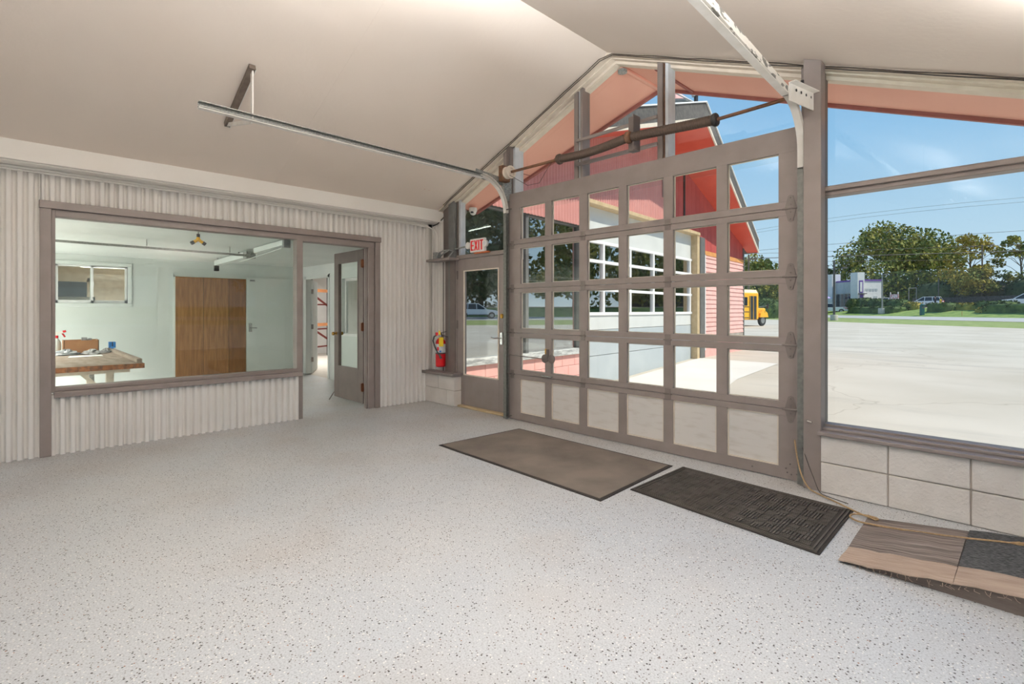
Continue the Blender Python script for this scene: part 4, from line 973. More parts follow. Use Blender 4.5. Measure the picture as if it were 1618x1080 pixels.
MB().beam((RIDGE_X, .27, ovz(RIDGE_X) - .02), (RIDGE_X, 1.09, ovz(RIDGE_X) - .02), .04, .03).build('ridge_strip', 'soffit_salmon', ov)
MB().beam((RIDGE_X + .42, .27, ovz(RIDGE_X + .42) - .012), (RIDGE_X + .42, 1.05, ovz(RIDGE_X + .42) - .012), .03, .02).build('batten', 'fascia_red', ov)
MB().beam((1.45, .27, ovz(1.45) - .004), (1.45, .75, ovz(1.45) - .004), .012, .006).build('joint', 'fascia_red', ov)
q = MB(); q.lathe([(.05, 0), (.05, .03), (.03, .04)], (RIDGE_X, .30, ovz(RIDGE_X) - .075), 14); q.build('vent_cap', 'galv', ov, True)
# roof over the room; wide side eave added to keep sun out
rf = struct(thing('roof', 'shingled gable roof of the room, side eave added to block sun, seen only from outside', 'roof'))
for xa, xb in ((-.1, RIDGE_X), (RIDGE_X, 8.2)):
    MB().prism([(xa, YB - .3, cz(xa) + .135), (xb, YB - .3, cz(xb) + .135), (xb, YB - .3, cz(xb) + .2), (xa, YB - .3, cz(xa) + .2)], (0, .27 - YB + .3, 0)).build('roof_slope', 'shingle', rf, fix=True)
# ================================================================== RED WORKSHOP WING (runs away from the front wall, turned 5 degrees)
WA = math.atan(.091)
wg = thing('workshop_wing', 'red gabled workshop wing with corrugated wall and a wide bay door', 'building', (.626, 0, 0), WA)
def wb_(mb, name, mat, parent=None, **k):
    """mesh given in the wing's own axes: x out of the wall, y along it"""
    return mb.build(name, mat, parent or wg, local=True, **k)
RY, RZ, SP = 6.63, 5.63, .31
def wz(y): return RZ - SP * abs(y - RY)
# low block plinth and cap
wb_(B(-.18, -.012, .1, 3.45, -.35, .53), 'plinth_core', 'fascia_red')
for c in range(4):
    z0 = -.28 + .2025 * c; off = .2 if c % 2 else 0
    y = .1 - off
    while y < 3.45:
        a, b = max(y, .1), min(y + .405, 3.45)
        if b - a > .05: wb_(B(-.17, .0, a + .003, b - .003, z0 + .003, z0 + .1995), 'block', 'red_block', bevel=.005)
        y += .405
wb_(B(-.2, .06, .1, 3.47, .53, .63), 'plinth_cap', 'cap_grey', bevel=.01)
# window band
for y0, y1 in ((.14, 1.72), (1.80, 3.34)):
    wb_(B(-.10, -.094, y0, y1, .63, 2.98), 'pane', 'glass_wing')
for y0, y1 in ((.08, .14), (1.72, 1.80), (3.34, 3.47)): wb_(B(-.14, -.03, y0, y1, .63, 3.0), 'window_post', 'pillar_grey', bevel=.004)
wb_(B(-.14, -.03, .1, 3.4, 2.95, 3.02), 'window_head', 'pillar_grey')
# corrugated gable wall; vertical boards further along
for a0, a1, zl in ((-.5, .9, 2.97), (.9, 2.2, 2.97), (2.2, 3.46, 2.97), (3.46, 4.7, 3.52), (4.7, 5.9, 3.52), (5.9, 7.35, 3.52)):
    wb_(MB().corr(a0, a1, 0, 0, -.01, .03, .09, 'y', 1, 6, zlo=lambda a, z=zl: z, zhi=wz), 'corrugated_sheet', 'red_corr', smooth=True, ang=180)
y = 7.35
while y < 13.4:
    b = min(y + .30, 13.42); zl = 3.52 if y < 9.3 else 3.06
    wb_(MB().prism([(-.02, y + .006, zl), (-.02, b - .006, zl), (-.02, b - .006, wz(b)), (-.02, y + .006, wz(y))], (.03, 0, 0)), 'wall_board', 'red_panel', fix=True)
    y += .30
wb_(MB().prism([(-.2, -.5, 3.02), (-.2, 3.44, 3.02), (-.2, 3.44, 3.53), (-.2, 9.4, 3.53), (-.2, 9.4, 3.02), (-.2, 13.42, 3.02), (-.2, 13.42, wz(13.42)), (-.2, RY, RZ), (-.2, -.5, wz(-.5))], (.16, 0, 0)), 'wall_core', 'red_panel', fix=True)
wb_(B(.01, .035, 8.28, 8.36, 3.75, 5.1), 'vent_pipe', 'black')
wb_(B(.02, .09, 6.95, 7.3, 4.12, 4.75), 'meter_box', 'panel_door', bevel=.01)
# bay door
bd = wb_(B(-.22, -.16, 3.5, 9.25, 2.76, 3.5), 'bay_door', 'bay_panel')
for z0, z1, m in ((.95, 1.28, 'bay_panel'), (.42, .94, 'bay_lower'), (-.3, .41, 'bay_lower')): wb_(B(-.22, -.16, 3.5, 9.25, z0, z1), 'door_panel', m, bd, bevel=.004)
ycol = [3.5, 4.45, 5.63, 6.83, 8.02, 9.15]
rws = [1.28, 1.78, 2.36, 2.76]
for z in rws: wb_(B(-.215, -.13, 3.5, 9.25, z - .03, z + .03), 'rail', 'bay_white', bd)
for y in ycol: wb_(B(-.21, -.135, y - .035, y + .035, 1.28, 2.76), 'stile', 'bay_white', bd)
for i in range(5):
    for j in range(3): wb_(B(-.185, -.18, ycol[i] + .03, ycol[i + 1] - .03, rws[j] + .02, rws[j + 1] - .02), 'pane', 'glass_wing', bd)
wb_(B(-.18, .05, 3.46, 9.4, 3.45, 3.53), 'bay_head_trim', 'tan_trim', bevel=.006)
wb_(B(-.2, .02, 9.25, 9.42, -.2, 3.47), 'bay_jamb', 'tan_trim'); wb_(B(-.2, .05, 9.42, 9.78, -.2, 3.42), 'bay_pillar', 'pillar_grey', bevel=.02)
wb_(B(-.2, .03, 3.40, 3.5, -.3, 3.5), 'bay_jamb', 'red_block')
# lap siding
wb_(B(-.2, -.02, 9.78, 13.42, -.1, 3.06), 'siding_core', 'red_panel')
z = .62
while z < 2.92:
    wb_(MB().prism([(-.01, 9.80, z), (.038, 9.80, z), (.012, 9.80, z + .135), (-.01, 9.80, z + .135)], (0, 3.60, 0)), 'siding_board', 'red_lap', fix=True); z += .132
wb_(B(-.01, .03, 9.78, 13.42, .40, .62), 'skirt_board', 'gravel'); wb_(B(-.01, .025, 9.78, 13.42, -.25, .40), 'foundation', 'red_block'); wb_(B(-.01, .04, 9.78, 13.42, 2.94, 3.06), 'siding_head_trim', 'orange_trim')
wb_(B(-.05, .045, 13.38, 13.46, .1, 3.45), 'corner_trim', 'pillar_grey'); wb_(B(-.02, .04, 9.78, 9.84, .2, 3.0), 'corner_trim', 'bay_white')
# roof with prow shaped gable overhang
EV0, EV1 = -1.0, 14.0
prow = {EV0: .35, RY: 1.18, EV1: .34}
for a, b in ((EV0, RY), (EV1, RY)):
    wb_(MB().prism([(-.02, a, wz(a)), (-.02, b, wz(b)), (prow[b], b, wz(b)), (prow[a], a, wz(a))], (0, 0, .03)), 'soffit', 'red_soffit', fix=True)
    wb_(MB().prism([(-11, a, wz(a) + .04), (-11, b, wz(b) + .04), (prow[b] + .02, b, wz(b) + .04), (prow[a] + .02, a, wz(a) + .04)], (0, 0, .36)), 'roof_slope', 'shingle', fix=True)
    wb_(MB().prism([(prow[a], a, wz(a) - .02), (prow[b], b, wz(b) - .02), (prow[b], b, wz(b) + .06), (prow[a], a, wz(a) + .06)], (.03, 0, 0)), 'fascia', 'cream', fix=True)
    wb_(MB().prism([(prow[a] - .02, a, wz(a) + .395), (prow[b] - .02, b, wz(b) + .395), (prow[b] - .02, b, wz(b) + .425), (prow[a] - .02, a, wz(a) + .425)], (.07, 0, 0)), 'drip_edge', 'bay_white', fix=True)
wb_(B(-11, .3, EV1 - .02, EV1 + .10, wz(EV1) - .02, wz(EV1) + .10), 'gutter', 'galv')
# shell and inside of the wing
q = MB(); q.box(-9.9, -9.7, .25, 13.4, -.1, 3.6).box(-9.9, -.2, 13.3, 13.45, -.1, 3.6); wb_(q, 'rear_wall', 'store_white')
wb_(B(-9.9, -.2, .15, 13.4, -.25, -.01), 'shop_floor', 'concrete_base'); wb_(B(-9.9, -.2, -.0, 13.4, 3.45, 3.55), 'shop_ceiling', 'store_white')
# pallet rack and outlet in the wing seen through the office doorway
rk = thing('pallet_rack', 'pallet rack with orange beams and dark red braces beyond the office doorway', 'rack', (-8.5, 2.2, 0))
for x, y in ((-8.55, 2.35), (-7.7, .95), (-9.2, 2.1)):
    p = B(x - .035, x + .035, y - .035, y + .035, 0, 3.2).build('upright', 'pillar_grey', rk)
    if x == -8.55: B(x + .036, x + .038, y - .012, y + .012, .1, 3.1).build('slot_strip', 'store_white', p)
for z in (.93, 1.93): MB().beam((-8.55, 2.35, z), (-7.7, .95, z), .05, .09).build('beam', 'rack_orange', rk)
for z in (.28, .80, 1.52): MB().beam((-8.6, 2.4, z), (-7.75, 1.0, z), .03, .04).build('cross_brace', 'rack_red', rk)
for z in (.45, 1.45): MB().beam((-8.6, 2.4, z), (-7.75, 1.0, z + .75), .03, .05).build('diagonal_brace', 'rack_red', rk)
ob = thing('wall_outlet', 'grey outlet box with conduit on the workshop wall behind the rack', 'outlet', (-9.3, 2.2, 1.6))
B(-9.42, -9.32, 2.2, 2.34, 1.55, 1.68).build('box', 'galv', ob); MB().tube([(-9.38, 2.27, 1.68), (-9.38, 2.27, 2.7), (-9.36, 2.5, 2.9)], .02, 6).build('conduit', 'galv', ob)
wdo = struct(thing('door_7', 'white door leaf open into the workshop beyond the office', 'door', (-4.42, .1, 0)))
MB().beam((-4.43, .12, 1.005), (-5.2, .56, 1.005), .04, 1.99).build('leaf', 'office_white', wdo, bevel=.003)
for z in (.3, 1.0, 1.75): B(-4.395, -4.375, .095, .14, z - .05, z + .05).build('hinge', 'chrome', wdo)
strip_light('strip_light', 'added, unseen tube light on the workshop ceiling above the pallet rack', (-6.6, 1.4, 3.4), 1.6, 'x', 0, 110, 'added workshop lights', 'tube_far')  # added out of sight to light the rear wall beyond the doorway
t = thing('tube_lamp', 'single bare tube glowing inside the workshop behind its glass', 'light', (-1.3, 2.25, 3.0))
MB().tube([(-1.84, 2.35, 3.0), (-1.06, 2.25, 3.0)], .009, 8).build('tube', 'tube_far', t, True)
MB().beam((-1.86, 2.353, 3.04), (-1.04, 2.247, 3.04), .06, .05).build('housing', 'white_paint', t)
for x, y in ((-1.7, 2.33), (-1.2, 2.27)): MB().tube([(x, y, 3.06), (x, y, 3.45)], .004, 5).build('hanger', 'galv', t)
# things on the wing roof
cu = thing('roof_ventilator', 'round pale ventilator with conical pink cap on the workshop ridge', 'ventilator', (.55, 6.6, 5.85))
MB().lathe([(.30, 0), (.30, .22), (.34, .24), (.34, .27)], (.55, 6.6, 5.87), 20).build('drum', 'store_grey', cu, True)
MB().lathe([(.36, 0), (.34, .02), (.03, .30), (.02, .36)], (.55, 6.6, 6.14), 12).build('cap', 'red_block', cu, False)
fp = thing('flood_light_post', 'short dark post with a flood light on the workshop gable peak', 'flood light', (1.08, 6.55, 5.85))
B(1.03, 1.09, 6.52, 6.6, 5.8, 6.20).build('post', 'black', fp); MB().beam((1.0, 6.5, 6.19), (1.18, 6.72, 6.27), .08, .08).build('lamp_head', 'store_grey', fp, bevel=.01)
MB().tube([(1.04, 6.5, 6.02), (.70, 5.9, 6.26), (.45, 5.5, 6.45)], .018, 6).build('stay_rod', 'white_paint', fp)

# ================================================================== GROUND OUTSIDE
SO = Vector((CAM[0], CAM[1], 0))
def ST(X, d, z=0): p = SO + RT * X + FW * d; return (p.x, p.y, z)          # street axes: X across the street, d along it
def gz(x, y):
    """lot height: dips at the wing's bay door, rises gently"""
    return -.22 + .22 * min(1, max(0, (y - 3.4) / 6.0)) if y < 9.4 else 0.0
def strip(name, x0, x1, z0, z1, mat, label, cat, d0=-90, d1=260, n=1):
    q = MB(); q.add([ST(x0, d0, z0), ST(x1, d0, z1), ST(x1, d1, z1), ST(x0, d1, z0)], [(0, 1, 2, 3)])
    return struct(q.build(name, mat, fix=True), label, cat)
# parking lot as a grid that follows gz near the building
q = MB(); xs = [-60, -30, -12, -4, -.5, 2, 5, 9, 15, 30, 60, 95]; ysl = [.26, 1.5, 3.4, 4.6, 5.8, 7.0, 8.2, 9.4, 14, 25, 45, 80]
vs = [(x, y, gz(x, y)) for y in ysl for x in xs]; n = len(xs)
fs = [(j * n + i, j * n + i + 1, (j + 1) * n + i + 1, (j + 1) * n + i) for j in range(len(ysl) - 1) for i in range(n - 1)]
# keep only the lot side of the grass verge
keep = []
q.add(vs, fs); 
import bmesh
lot = q.build('parking_lot', 'concrete'); struct(lot, 'pale concrete parking lot with cracks and stains', 'parking lot')
bmx = bmesh.new(); bmx.from_mesh(lot.data)
bmesh.ops.bisect_plane(bmx, geom=bmx.verts[:] + bmx.edges[:] + bmx.faces[:], plane_co=Vector(ST(38, 0)), plane_no=RT, clear_outer=True)
bmx.to_mesh(lot.data); bmx.free()
# lot continues round the side and behind the room
sl_ = MB().add([(7.1, .26, -.22), (7.1, -60, -.1), (34, -60, -.1), (55, .26, -.22)], [(0, 1, 2, 3)]).build('side_lot', 'concrete', fix=True); struct(sl_, 'concrete lot continuing along the side windows of the room', 'parking lot')
bmx = bmesh.new(); bmx.from_mesh(sl_.data)
bmesh.ops.bisect_plane(bmx, geom=bmx.verts[:] + bmx.edges[:] + bmx.faces[:], plane_co=Vector(ST(38, 0)), plane_no=RT, clear_outer=True); bmx.to_mesh(sl_.data); bmx.free()
struct(MB().add([(-12, -9.2, -.1), (7.1, -9.2, -.1), (7.1, -60, -.1), (-12, -60, -.1)], [(0, 1, 2, 3)]).build('rear_lot', 'concrete', fix=True), 'concrete yard behind the rear wall', 'parking lot')
ap = MB().add([(.35 - .091 * y + .27, y, gz(0, y) + .006) for y in (3.5, 6.5, 9.4)] + [(x, y, gz(0, y) + .006) for x, y in ((1.85, 9.4), (2.0, 6.5), (2.6, 3.5))], [(0, 5, 4, 1), (1, 4, 3, 2)])
struct(ap.build('apron', 'apron', fix=True), 'bright concrete apron before the workshop bay door', 'apron')
strip('verge', 38, 46, 0, .3, 'grass_dry', 'strip of rough grass between the lot and the road', 'grass')
strip('road', 46, 56, .3, .5, 'asphalt', 'grey road running past the lot', 'road')
strip('kerb', 45.6, 46, .32, .33, 'concrete_base', 'pale kerb along the near side of the road', 'kerb')
strip('lawn', 56, 63, .5, 1.75, 'grass', 'bright lawn rising beyond the road', 'grass')
strip('drive', 63, 74, 1.75, 1.95, 'gravel', 'tan drive behind the hedges across the road', 'drive')
strip('far_field', 74, 240, 1.95, 3.0, 'grass', 'grass field behind the far trees', 'grass')

# ------------------------------------------------------------------ vegetation
def leaves(q, c, rad, n, size, r, squash=1.0):
    for _ in range(n):
        while True:
            p = Vector((r.uniform(-1, 1), r.uniform(-1, 1), r.uniform(-1, 1)))
            if .25 < p.length < 1: break
        p = p.normalized() * (p.length ** .45)
        o = Vector(c) + Vector((p.x * rad, p.y * rad, p.z * rad * squash))
        u = Vector((r.gauss(0, 1), r.gauss(0, 1), r.gauss(0, 1))).normalized(); v = u.cross(Vector((r.gauss(0, 1), r.gauss(0, 1), r.gauss(0, 1)))).normalized()
        s = size * r.uniform(.6, 1.3)
        q.add([o - u * s, o + v * s * .6, o + u * s, o - v * s * .6], [(0, 1, 2, 3)])
def tree(name, label, X, d, z0, h, spread, mat, seed, trunk=.35, clusters=24, nl=170, ls=.28, open_=0.0, group='trees across the road', trunks=1, low=.3, cr=.27):
    r = random.Random(seed); p = ST(X, d, z0); t = thing(name, label, 'tree', p, 0, group); tk = MB(); cl = []
    for k in range(trunks):
        bx_, by_ = (0, 0) if trunks == 1 else (r.uniform(-.25, .25) * spread, r.uniform(-.25, .25) * spread)
        lean = (r.uniform(-.06, .06) * h, r.uniform(-.06, .06) * h)
        tk.tube([(bx_, by_, -.3), (bx_ + lean[0] * .4, by_ + lean[1] * .4, h * .35), (bx_ + lean[0], by_ + lean[1], h * .8)], [trunk, trunk * .7, trunk * .2], 7)
        for i in range(clusters // trunks):
            a = r.uniform(0, 6.283); zz = r.uniform(low, .97); env = math.sin(math.pi * min(1, max(.02, (zz - low) / (1.02 - low) * .80 + .16)))
            rad = spread * .5 * env * math.sqrt(r.uniform(.15, 1)) * (.5 if trunks > 1 else 1)
            c = (bx_ + lean[0] * zz + rad * math.cos(a), by_ + lean[1] * zz + rad * math.sin(a), h * zz)
            cl.append(c); zs = max(low * .7, zz - .22) * h
            tk.tube([(bx_ + lean[0] * zz * .6, by_ + lean[1] * zz * .6, zs), ((bx_ + c[0]) / 2, (by_ + c[1]) / 2, (zs + c[2]) / 2 + .2), c], [trunk * .22, trunk * .14, .02], 5)
    tk.build('trunk', 'bark', t, True, local=True)
    q = MB()
    for c in cl:
        cr_ = spread * cr * r.uniform(.55, 1.0) * (.75 if open_ else 1); leaves(q, c, cr_, int(nl * (1 - open_)), ls, r, .7)
    tag(q.build('foliage', mat, t, local=True), kind='stuff')
    return t
def hedge(label, X0, X1, d0, d1, z0, h, mat='leaf_hedge', seed=1, round_=.5, group='hedges across the road', name='hedge', nd=55):
    r = random.Random(seed); c = ((X0 + X1) / 2, (d0 + d1) / 2); t = thing(name, label, 'hedge', ST(c[0], c[1], z0), YAW, group)
    q = MB(); n, m = 20, 7; a, b = abs(X1 - X0) / 2, abs(d1 - d0) / 2; vs, fs = [], []
    e = 2 / (2 + 6 * (1 - round_))
    for j in range(m + 1):
        ph = j / m * math.pi / 2
        for i in range(n):
            th = 2 * math.pi * i / n; cx_ = math.copysign(abs(math.cos(th)) ** e, math.cos(th)); sy_ = math.copysign(abs(math.sin(th)) ** e, math.sin(th)); k = max(.02, math.cos(ph) ** e) * (1 + r.uniform(-.05, .05))
            vs.append((a * cx_ * k, b * sy_ * k, h * math.sin(ph) ** e if j else -.2))
    for j in range(m):
        for i in range(n): i2 = (i + 1) % n; fs.append((j * n + i, j * n + i2, (j + 1) * n + i2, (j + 1) * n + i))
    fs.append(tuple(m * n + i for i in range(n)))
    q.add(vs, fs); tag(q.build('core', mat, t, True, local=True, fix=True))
    ql = MB(); cnt = int(nd * (a + b) * (1 + h))
    for _ in range(cnt):
        k = r.randrange(n * (m)); o = Vector(vs[k]) + Vector((r.gauss(0, .12), r.gauss(0, .12), r.uniform(-.1, .15)))
        u = Vector((r.gauss(0, 1), r.gauss(0, 1), r.gauss(0, 1))).normalized(); v = u.cross(Vector((0, .3, 1))).normalized(); s = r.uniform(.06, .13)
        ql.add([o - u * s, o + v * s, o + u * s, o - v * s], [(0, 1, 2, 3)])
    tag(ql.build('leaves', mat, t, local=True), kind='stuff')
    return t
def XD(px, X): return X * 804.6 / (px - 809)     # distance along the street at which a sight line meets the line X
# the trees in view
tree('maple_tree', 'broad yellowing tree behind the white shop with purple trim', 84, 112, 2.0, 16.8, 21, 'leaf_mix', 11, .5, 56, 300, .38, low=.10)
tree('maple_tree', 'dark green tree peeking over the shop roof', 85, 130, 2.0, 13.5, 15, 'leaf_dark', 12, .4, 26, 240, .36, low=.15)
tree('locust_tree', 'open golden tree beside the blue roofed house', 79.5, 88, 2.0, 12.4, 10.0, 'leaf_gold', 13, .28, 34, 120, .26, .25, low=.3, cr=.2)
tree('locust_tree', 'feathery thin tree between the golden tree and the tall dark one', 82.5, 82, 2.0, 11.4, 8.0, 'leaf_mix', 14, .24, 26, 110, .26, .4, low=.35, cr=.2)
tree('locust_tree', 'tall dark tree above the retaining hedge near the parked car', 82, 75, 2.4, 12.5, 7.5, 'leaf_dark', 15, .26, 20, 110, .26, .2, low=.3, cr=.2)
tree('oak_tree', 'small round green tree beyond the school bus', 44, 92, .3, 10.0, 10, 'leaf_mix', 16, .35, 26, 240, .34, low=.12)
tree('oak_tree', 'dark bushy tree beside the road sign behind the bus', 50, 98, .4, 7.0, 9, 'leaf_dark', 17, .3, 20, 220, .34, low=.08)
tree('oak_tree', 'short yellow green tree under the golden one', 77, 84, 2.0, 6.2, 6.5, 'leaf_gold', 18, .2, 18, 150, .24, low=.42)
tree('oak_tree', 'brownish thicket tree above the second white suv', 80, 69, 2.2, 6.6, 9, 'leaf_brown', 19, .2, 24, 220, .28, low=.02)
# trees further along the road, seen mirrored in the workshop glass
for i, (X, d, h, s, m) in enumerate(((66, 28, 15, 15, 'leaf_mix'), (68, 14, 17, 16, 'leaf_dark'), (66, 0, 16, 15, 'leaf_mix'), (69, -13, 17, 17, 'leaf_dark'), (67, -28, 15, 15, 'leaf_gold'), (70, 42, 14, 14, 'leaf_mix'))):
    tree('maple_tree', ['leafy tree mirrored in the bay door glass, yellowing', 'tall dark tree mirrored in the workshop window', 'full yellow green tree mirrored above the parked cars', 'dense dark tree mirrored in the exit door glass side', 'golden tree at the end of the mirrored row', 'yellowing tree between the mirrored row and the brown thicket'][i], X, d, 1.8, h, s, m, 40 + i, .45, 34, 190, .42, low=.1, group='trees mirrored in the workshop glass')
# thicket on the bank
for i, (X, d, wd, h, m) in enumerate(((76, 94, 9, 4.6, 'leaf_dark'), (77, 86, 9, 4.2, 'leaf_brown'), (78, 78, 9, 4.4, 'leaf_dark'), (79, 70, 9, 4.8, 'leaf_brown'), (79, 62, 9, 5.2, 'leaf_dark'), (80, 54, 9, 5.2, 'leaf_brown'))):
    X += 2.6
    hedge(['dark thicket below the big yellowing tree', 'brown thicket below the blue roofed house', 'dark thicket behind the golden tree', 'brown thicket behind the second white suv', 'dark thicket at the end of the bank', 'brown thicket past the end of the bank'][i], X - 2, X + 3, d - wd / 2, d + wd / 2, 1.9, h, m, 60 + i, .7, 'thicket on the bank', 'thicket', 70)
# clipped hedges and shrubs
hd = ((1373, 59.5, 3.0, 2.6, .9, 'long low clipped hedge between the pickup truck and the concrete lamp base', 7.5, .15), (1404, 59.5, 3.0, 2.6, .9, 'short low clipped hedge between the concrete lamp base and the teal post', 5.0, .15), (1490, 60.5, 2.4, 3.0, 1.15, 'single clipped hedge block past the teal post', 3.2, .2),
      (1575, 62, 2.4, 3.0, 1.0, 'small clipped hedge at the bumper of the second white suv', 4.0, .2), (1610, 60, 2.4, 5.0, 1.0, 'long clipped hedge in front of the second white suv', 8.0, .2),
      (1350, 62, 2.2, 2, 1.9, 'round shrub beside the pickup truck', 2.4, .8), (1367, 62, 2.4, 2, 2.0, 'round dark shrub before the white shop wall', 2.8, .8), (1385, 62, 2.4, 2, 1.8, 'round shrub under the shop side wall', 2.8, .8), (1402, 62, 2.6, 2, 1.6, 'loose shrub between the slim lamp pole and the menu sign', 3.6, .8), (1420, 62, 2.6, 2, 1.6, 'loose bright shrub below the red and white sign', 4.0, .8),
      (1443, 62, 2.0, 2, 1.1, 'dry ornamental grass clump by the white car', 3.0, .9), (1525, 61.5, 1.2, 2, .9, 'dry brown grass border along the lawn', 7.0, .9), (1560, 59.5, 1.2, 2, .7, 'yellow flower border before the long hedge', 3.0, .9))
for i, (px, X, wx, _, h, lab, L, rd) in enumerate(hd):
    d = XD(px, X); zb = .5 + (X - 56) * .178
    hedge(lab, X - wx / 2, X + wx / 2, d - L / 2, d + L / 2, zb - .1, h, 'leaf_hedge' if rd < .85 else 'leaf_gold', 80 + i, rd, 'hedges and shrubs across the road', 'hedge' if rd < .5 else 'shrub', 90)
for i, (px, X, h, s) in enumerate(((1205, 42, 3.2, 5), (1222, 42, 2.6, 6), (1212, 48, 4.2, 6))):
    d = XD(px, X); hedge(['rounded shrub by the front of the school bus', 'broad shrub on the verge past the school bus', 'tall shrub behind the verge beyond the school bus'][i], X - s / 2, X + s / 2, d - s / 2, d + s / 2, .2, h, 'leaf_hedge', 100 + i, .8, 'shrubs near the school bus', 'shrub', 90)

# ------------------------------------------------------------------ vehicles
def wheel(t, x, y, rad, s):
    w_ = MB().lathe([(rad * .55, -.11), (rad * .93, -.11), (rad, -.07), (rad, .07), (rad * .93, .11), (rad * .55, .11)], (x, y, rad), 18, 'X').build('wheel', 'tyre', t, True, local=True)
    MB().lathe([(rad * .18, .125), (rad * .58, .115), (rad * .58, -.115), (rad * .18, -.125)], (x, y, rad), 14, 'X').build('hub_cap', 'hub', w_, True, local=True)
def suv(label, loc, heading, paint, group=None, wagon=1.0):
    t = thing('parked_suv', label, 'car', loc, heading, group)      # local: +y is forward
    W = .93
    side = [(-2.3, .42), (-2.35, .75), (-2.3, 1.0), (-2.2, 1.08), (1.1, 1.05), (2.1, .92), (2.32, .75), (2.35, .45), (1.98, .40), (1.92, .62), (1.62, .78), (1.30, .62), (1.22, .38), (-1.15, .38), (-1.22, .62), (-1.52, .78), (-1.85, .62), (-1.92, .42)]
    MB().prism([(-W, y, z) for y, z in side], (2 * W, 0, 0)).build('body', paint, t, local=True, bevel=.05, fix=True)
    c = MB(); W2 = .74; low = [(-2.22, 1.06), (1.05, 1.06)]; top = [(-1.95, 1.68), (.10, 1.70)]
    c.add([(-W + .03, low[0][0], 1.05), (W - .03, low[0][0], 1.05), (W - .03, low[1][0], 1.05), (-W + .03, low[1][0], 1.05), (-W2, top[0][0], 1.66), (W2, top[0][0], 1.66), (W2, top[1][0], 1.66), (-W2, top[1][0], 1.66)], [(3, 2, 1, 0), (4, 5, 6, 7), (0, 1, 5, 4), (1, 2, 6, 5), (2, 3, 7, 6), (3, 0, 4, 7)])
    c.build('windows', 'car_glass', t, local=True)
    r = MB(); r.box(-W2 - .01, W2 + .01, -1.98, .14, 1.65, 1.73)
    r.build('roof', paint, t, local=True, bevel=.03)
    p = MB()
    for s in (-1, 1):
        for yb, yt in ((-2.2, -1.93), (-1.15, -1.1), (-.12, -.15), (1.02, .10)): p.beam((s * (W - .02), yb, 1.05), (s * (W2 + .005), yt, 1.67), .05, .08, (0, 1, 0))
    p.build('pillars', paint, t, local=True)
    for x in (-.86, .86):
        for y in (-1.53, 1.60): wheel(t, x, y, .36, 1)
    for s in (-1, 1):
        B(s * .62 - .2, s * .62 + .2, 2.24, 2.34, .74, .86).build('headlight', 'label_white', t, local=True, bevel=.02)
        B(s * .78 - .12, s * .78 + .12, -2.36, -2.28, .85, 1.1).build('tail_light', 'lamp_red', t, local=True, bevel=.02)
        B(s * 1.0 - .09, s * 1.0 + .09, .78, .9, 1.05, 1.18).build('mirror', paint, t, local=True, bevel=.02)
    B(-.6, .6, 2.3, 2.37, .5, .7).build('grille', 'car_dark', t, local=True); B(-W - .005, W + .005, -1.1, 1.2, .36, .46).build('rocker', 'car_dark', t, local=True)
    return t
def hdg(v): return math.atan2(-v.x, v.y)
sideways = hdg(-RT * .72 + FW * .50)
d_ = XD(1461, 67.5); suv('white suv parked beyond the lawn next to the walking person', ST(67.5, d_, 1.82), hdg(-RT * .66 + FW * .75), 'car_white', 'parked cars')
d_ = XD(1606, 66); suv('white suv behind the long clipped hedge by the dark bank', ST(67, d_, 1.80), hdg(-RT * .72 + FW * .70), 'car_white', 'parked cars')
d_ = XD(1392, 70); suv('white van like car between the shop and the red and white sign', ST(70, d_, 2.0), hdg(-RT * .8 + FW * .5), 'car_white', 'parked cars')
for i, (X, d, m, lab) in enumerate(((50.5, 4, 'car_silver', 'silver suv mirrored in the garage pane beside the workshop'), (50.5, -4, 'car_dark', 'dark suv mirrored in the workshop window'), (50.5, 12, 'car_white', 'white suv mirrored in the workshop window past the silver one'))):
    suv(lab, ST(X, d, .42), hdg(FW), m, 'cars mirrored in the workshop glass')
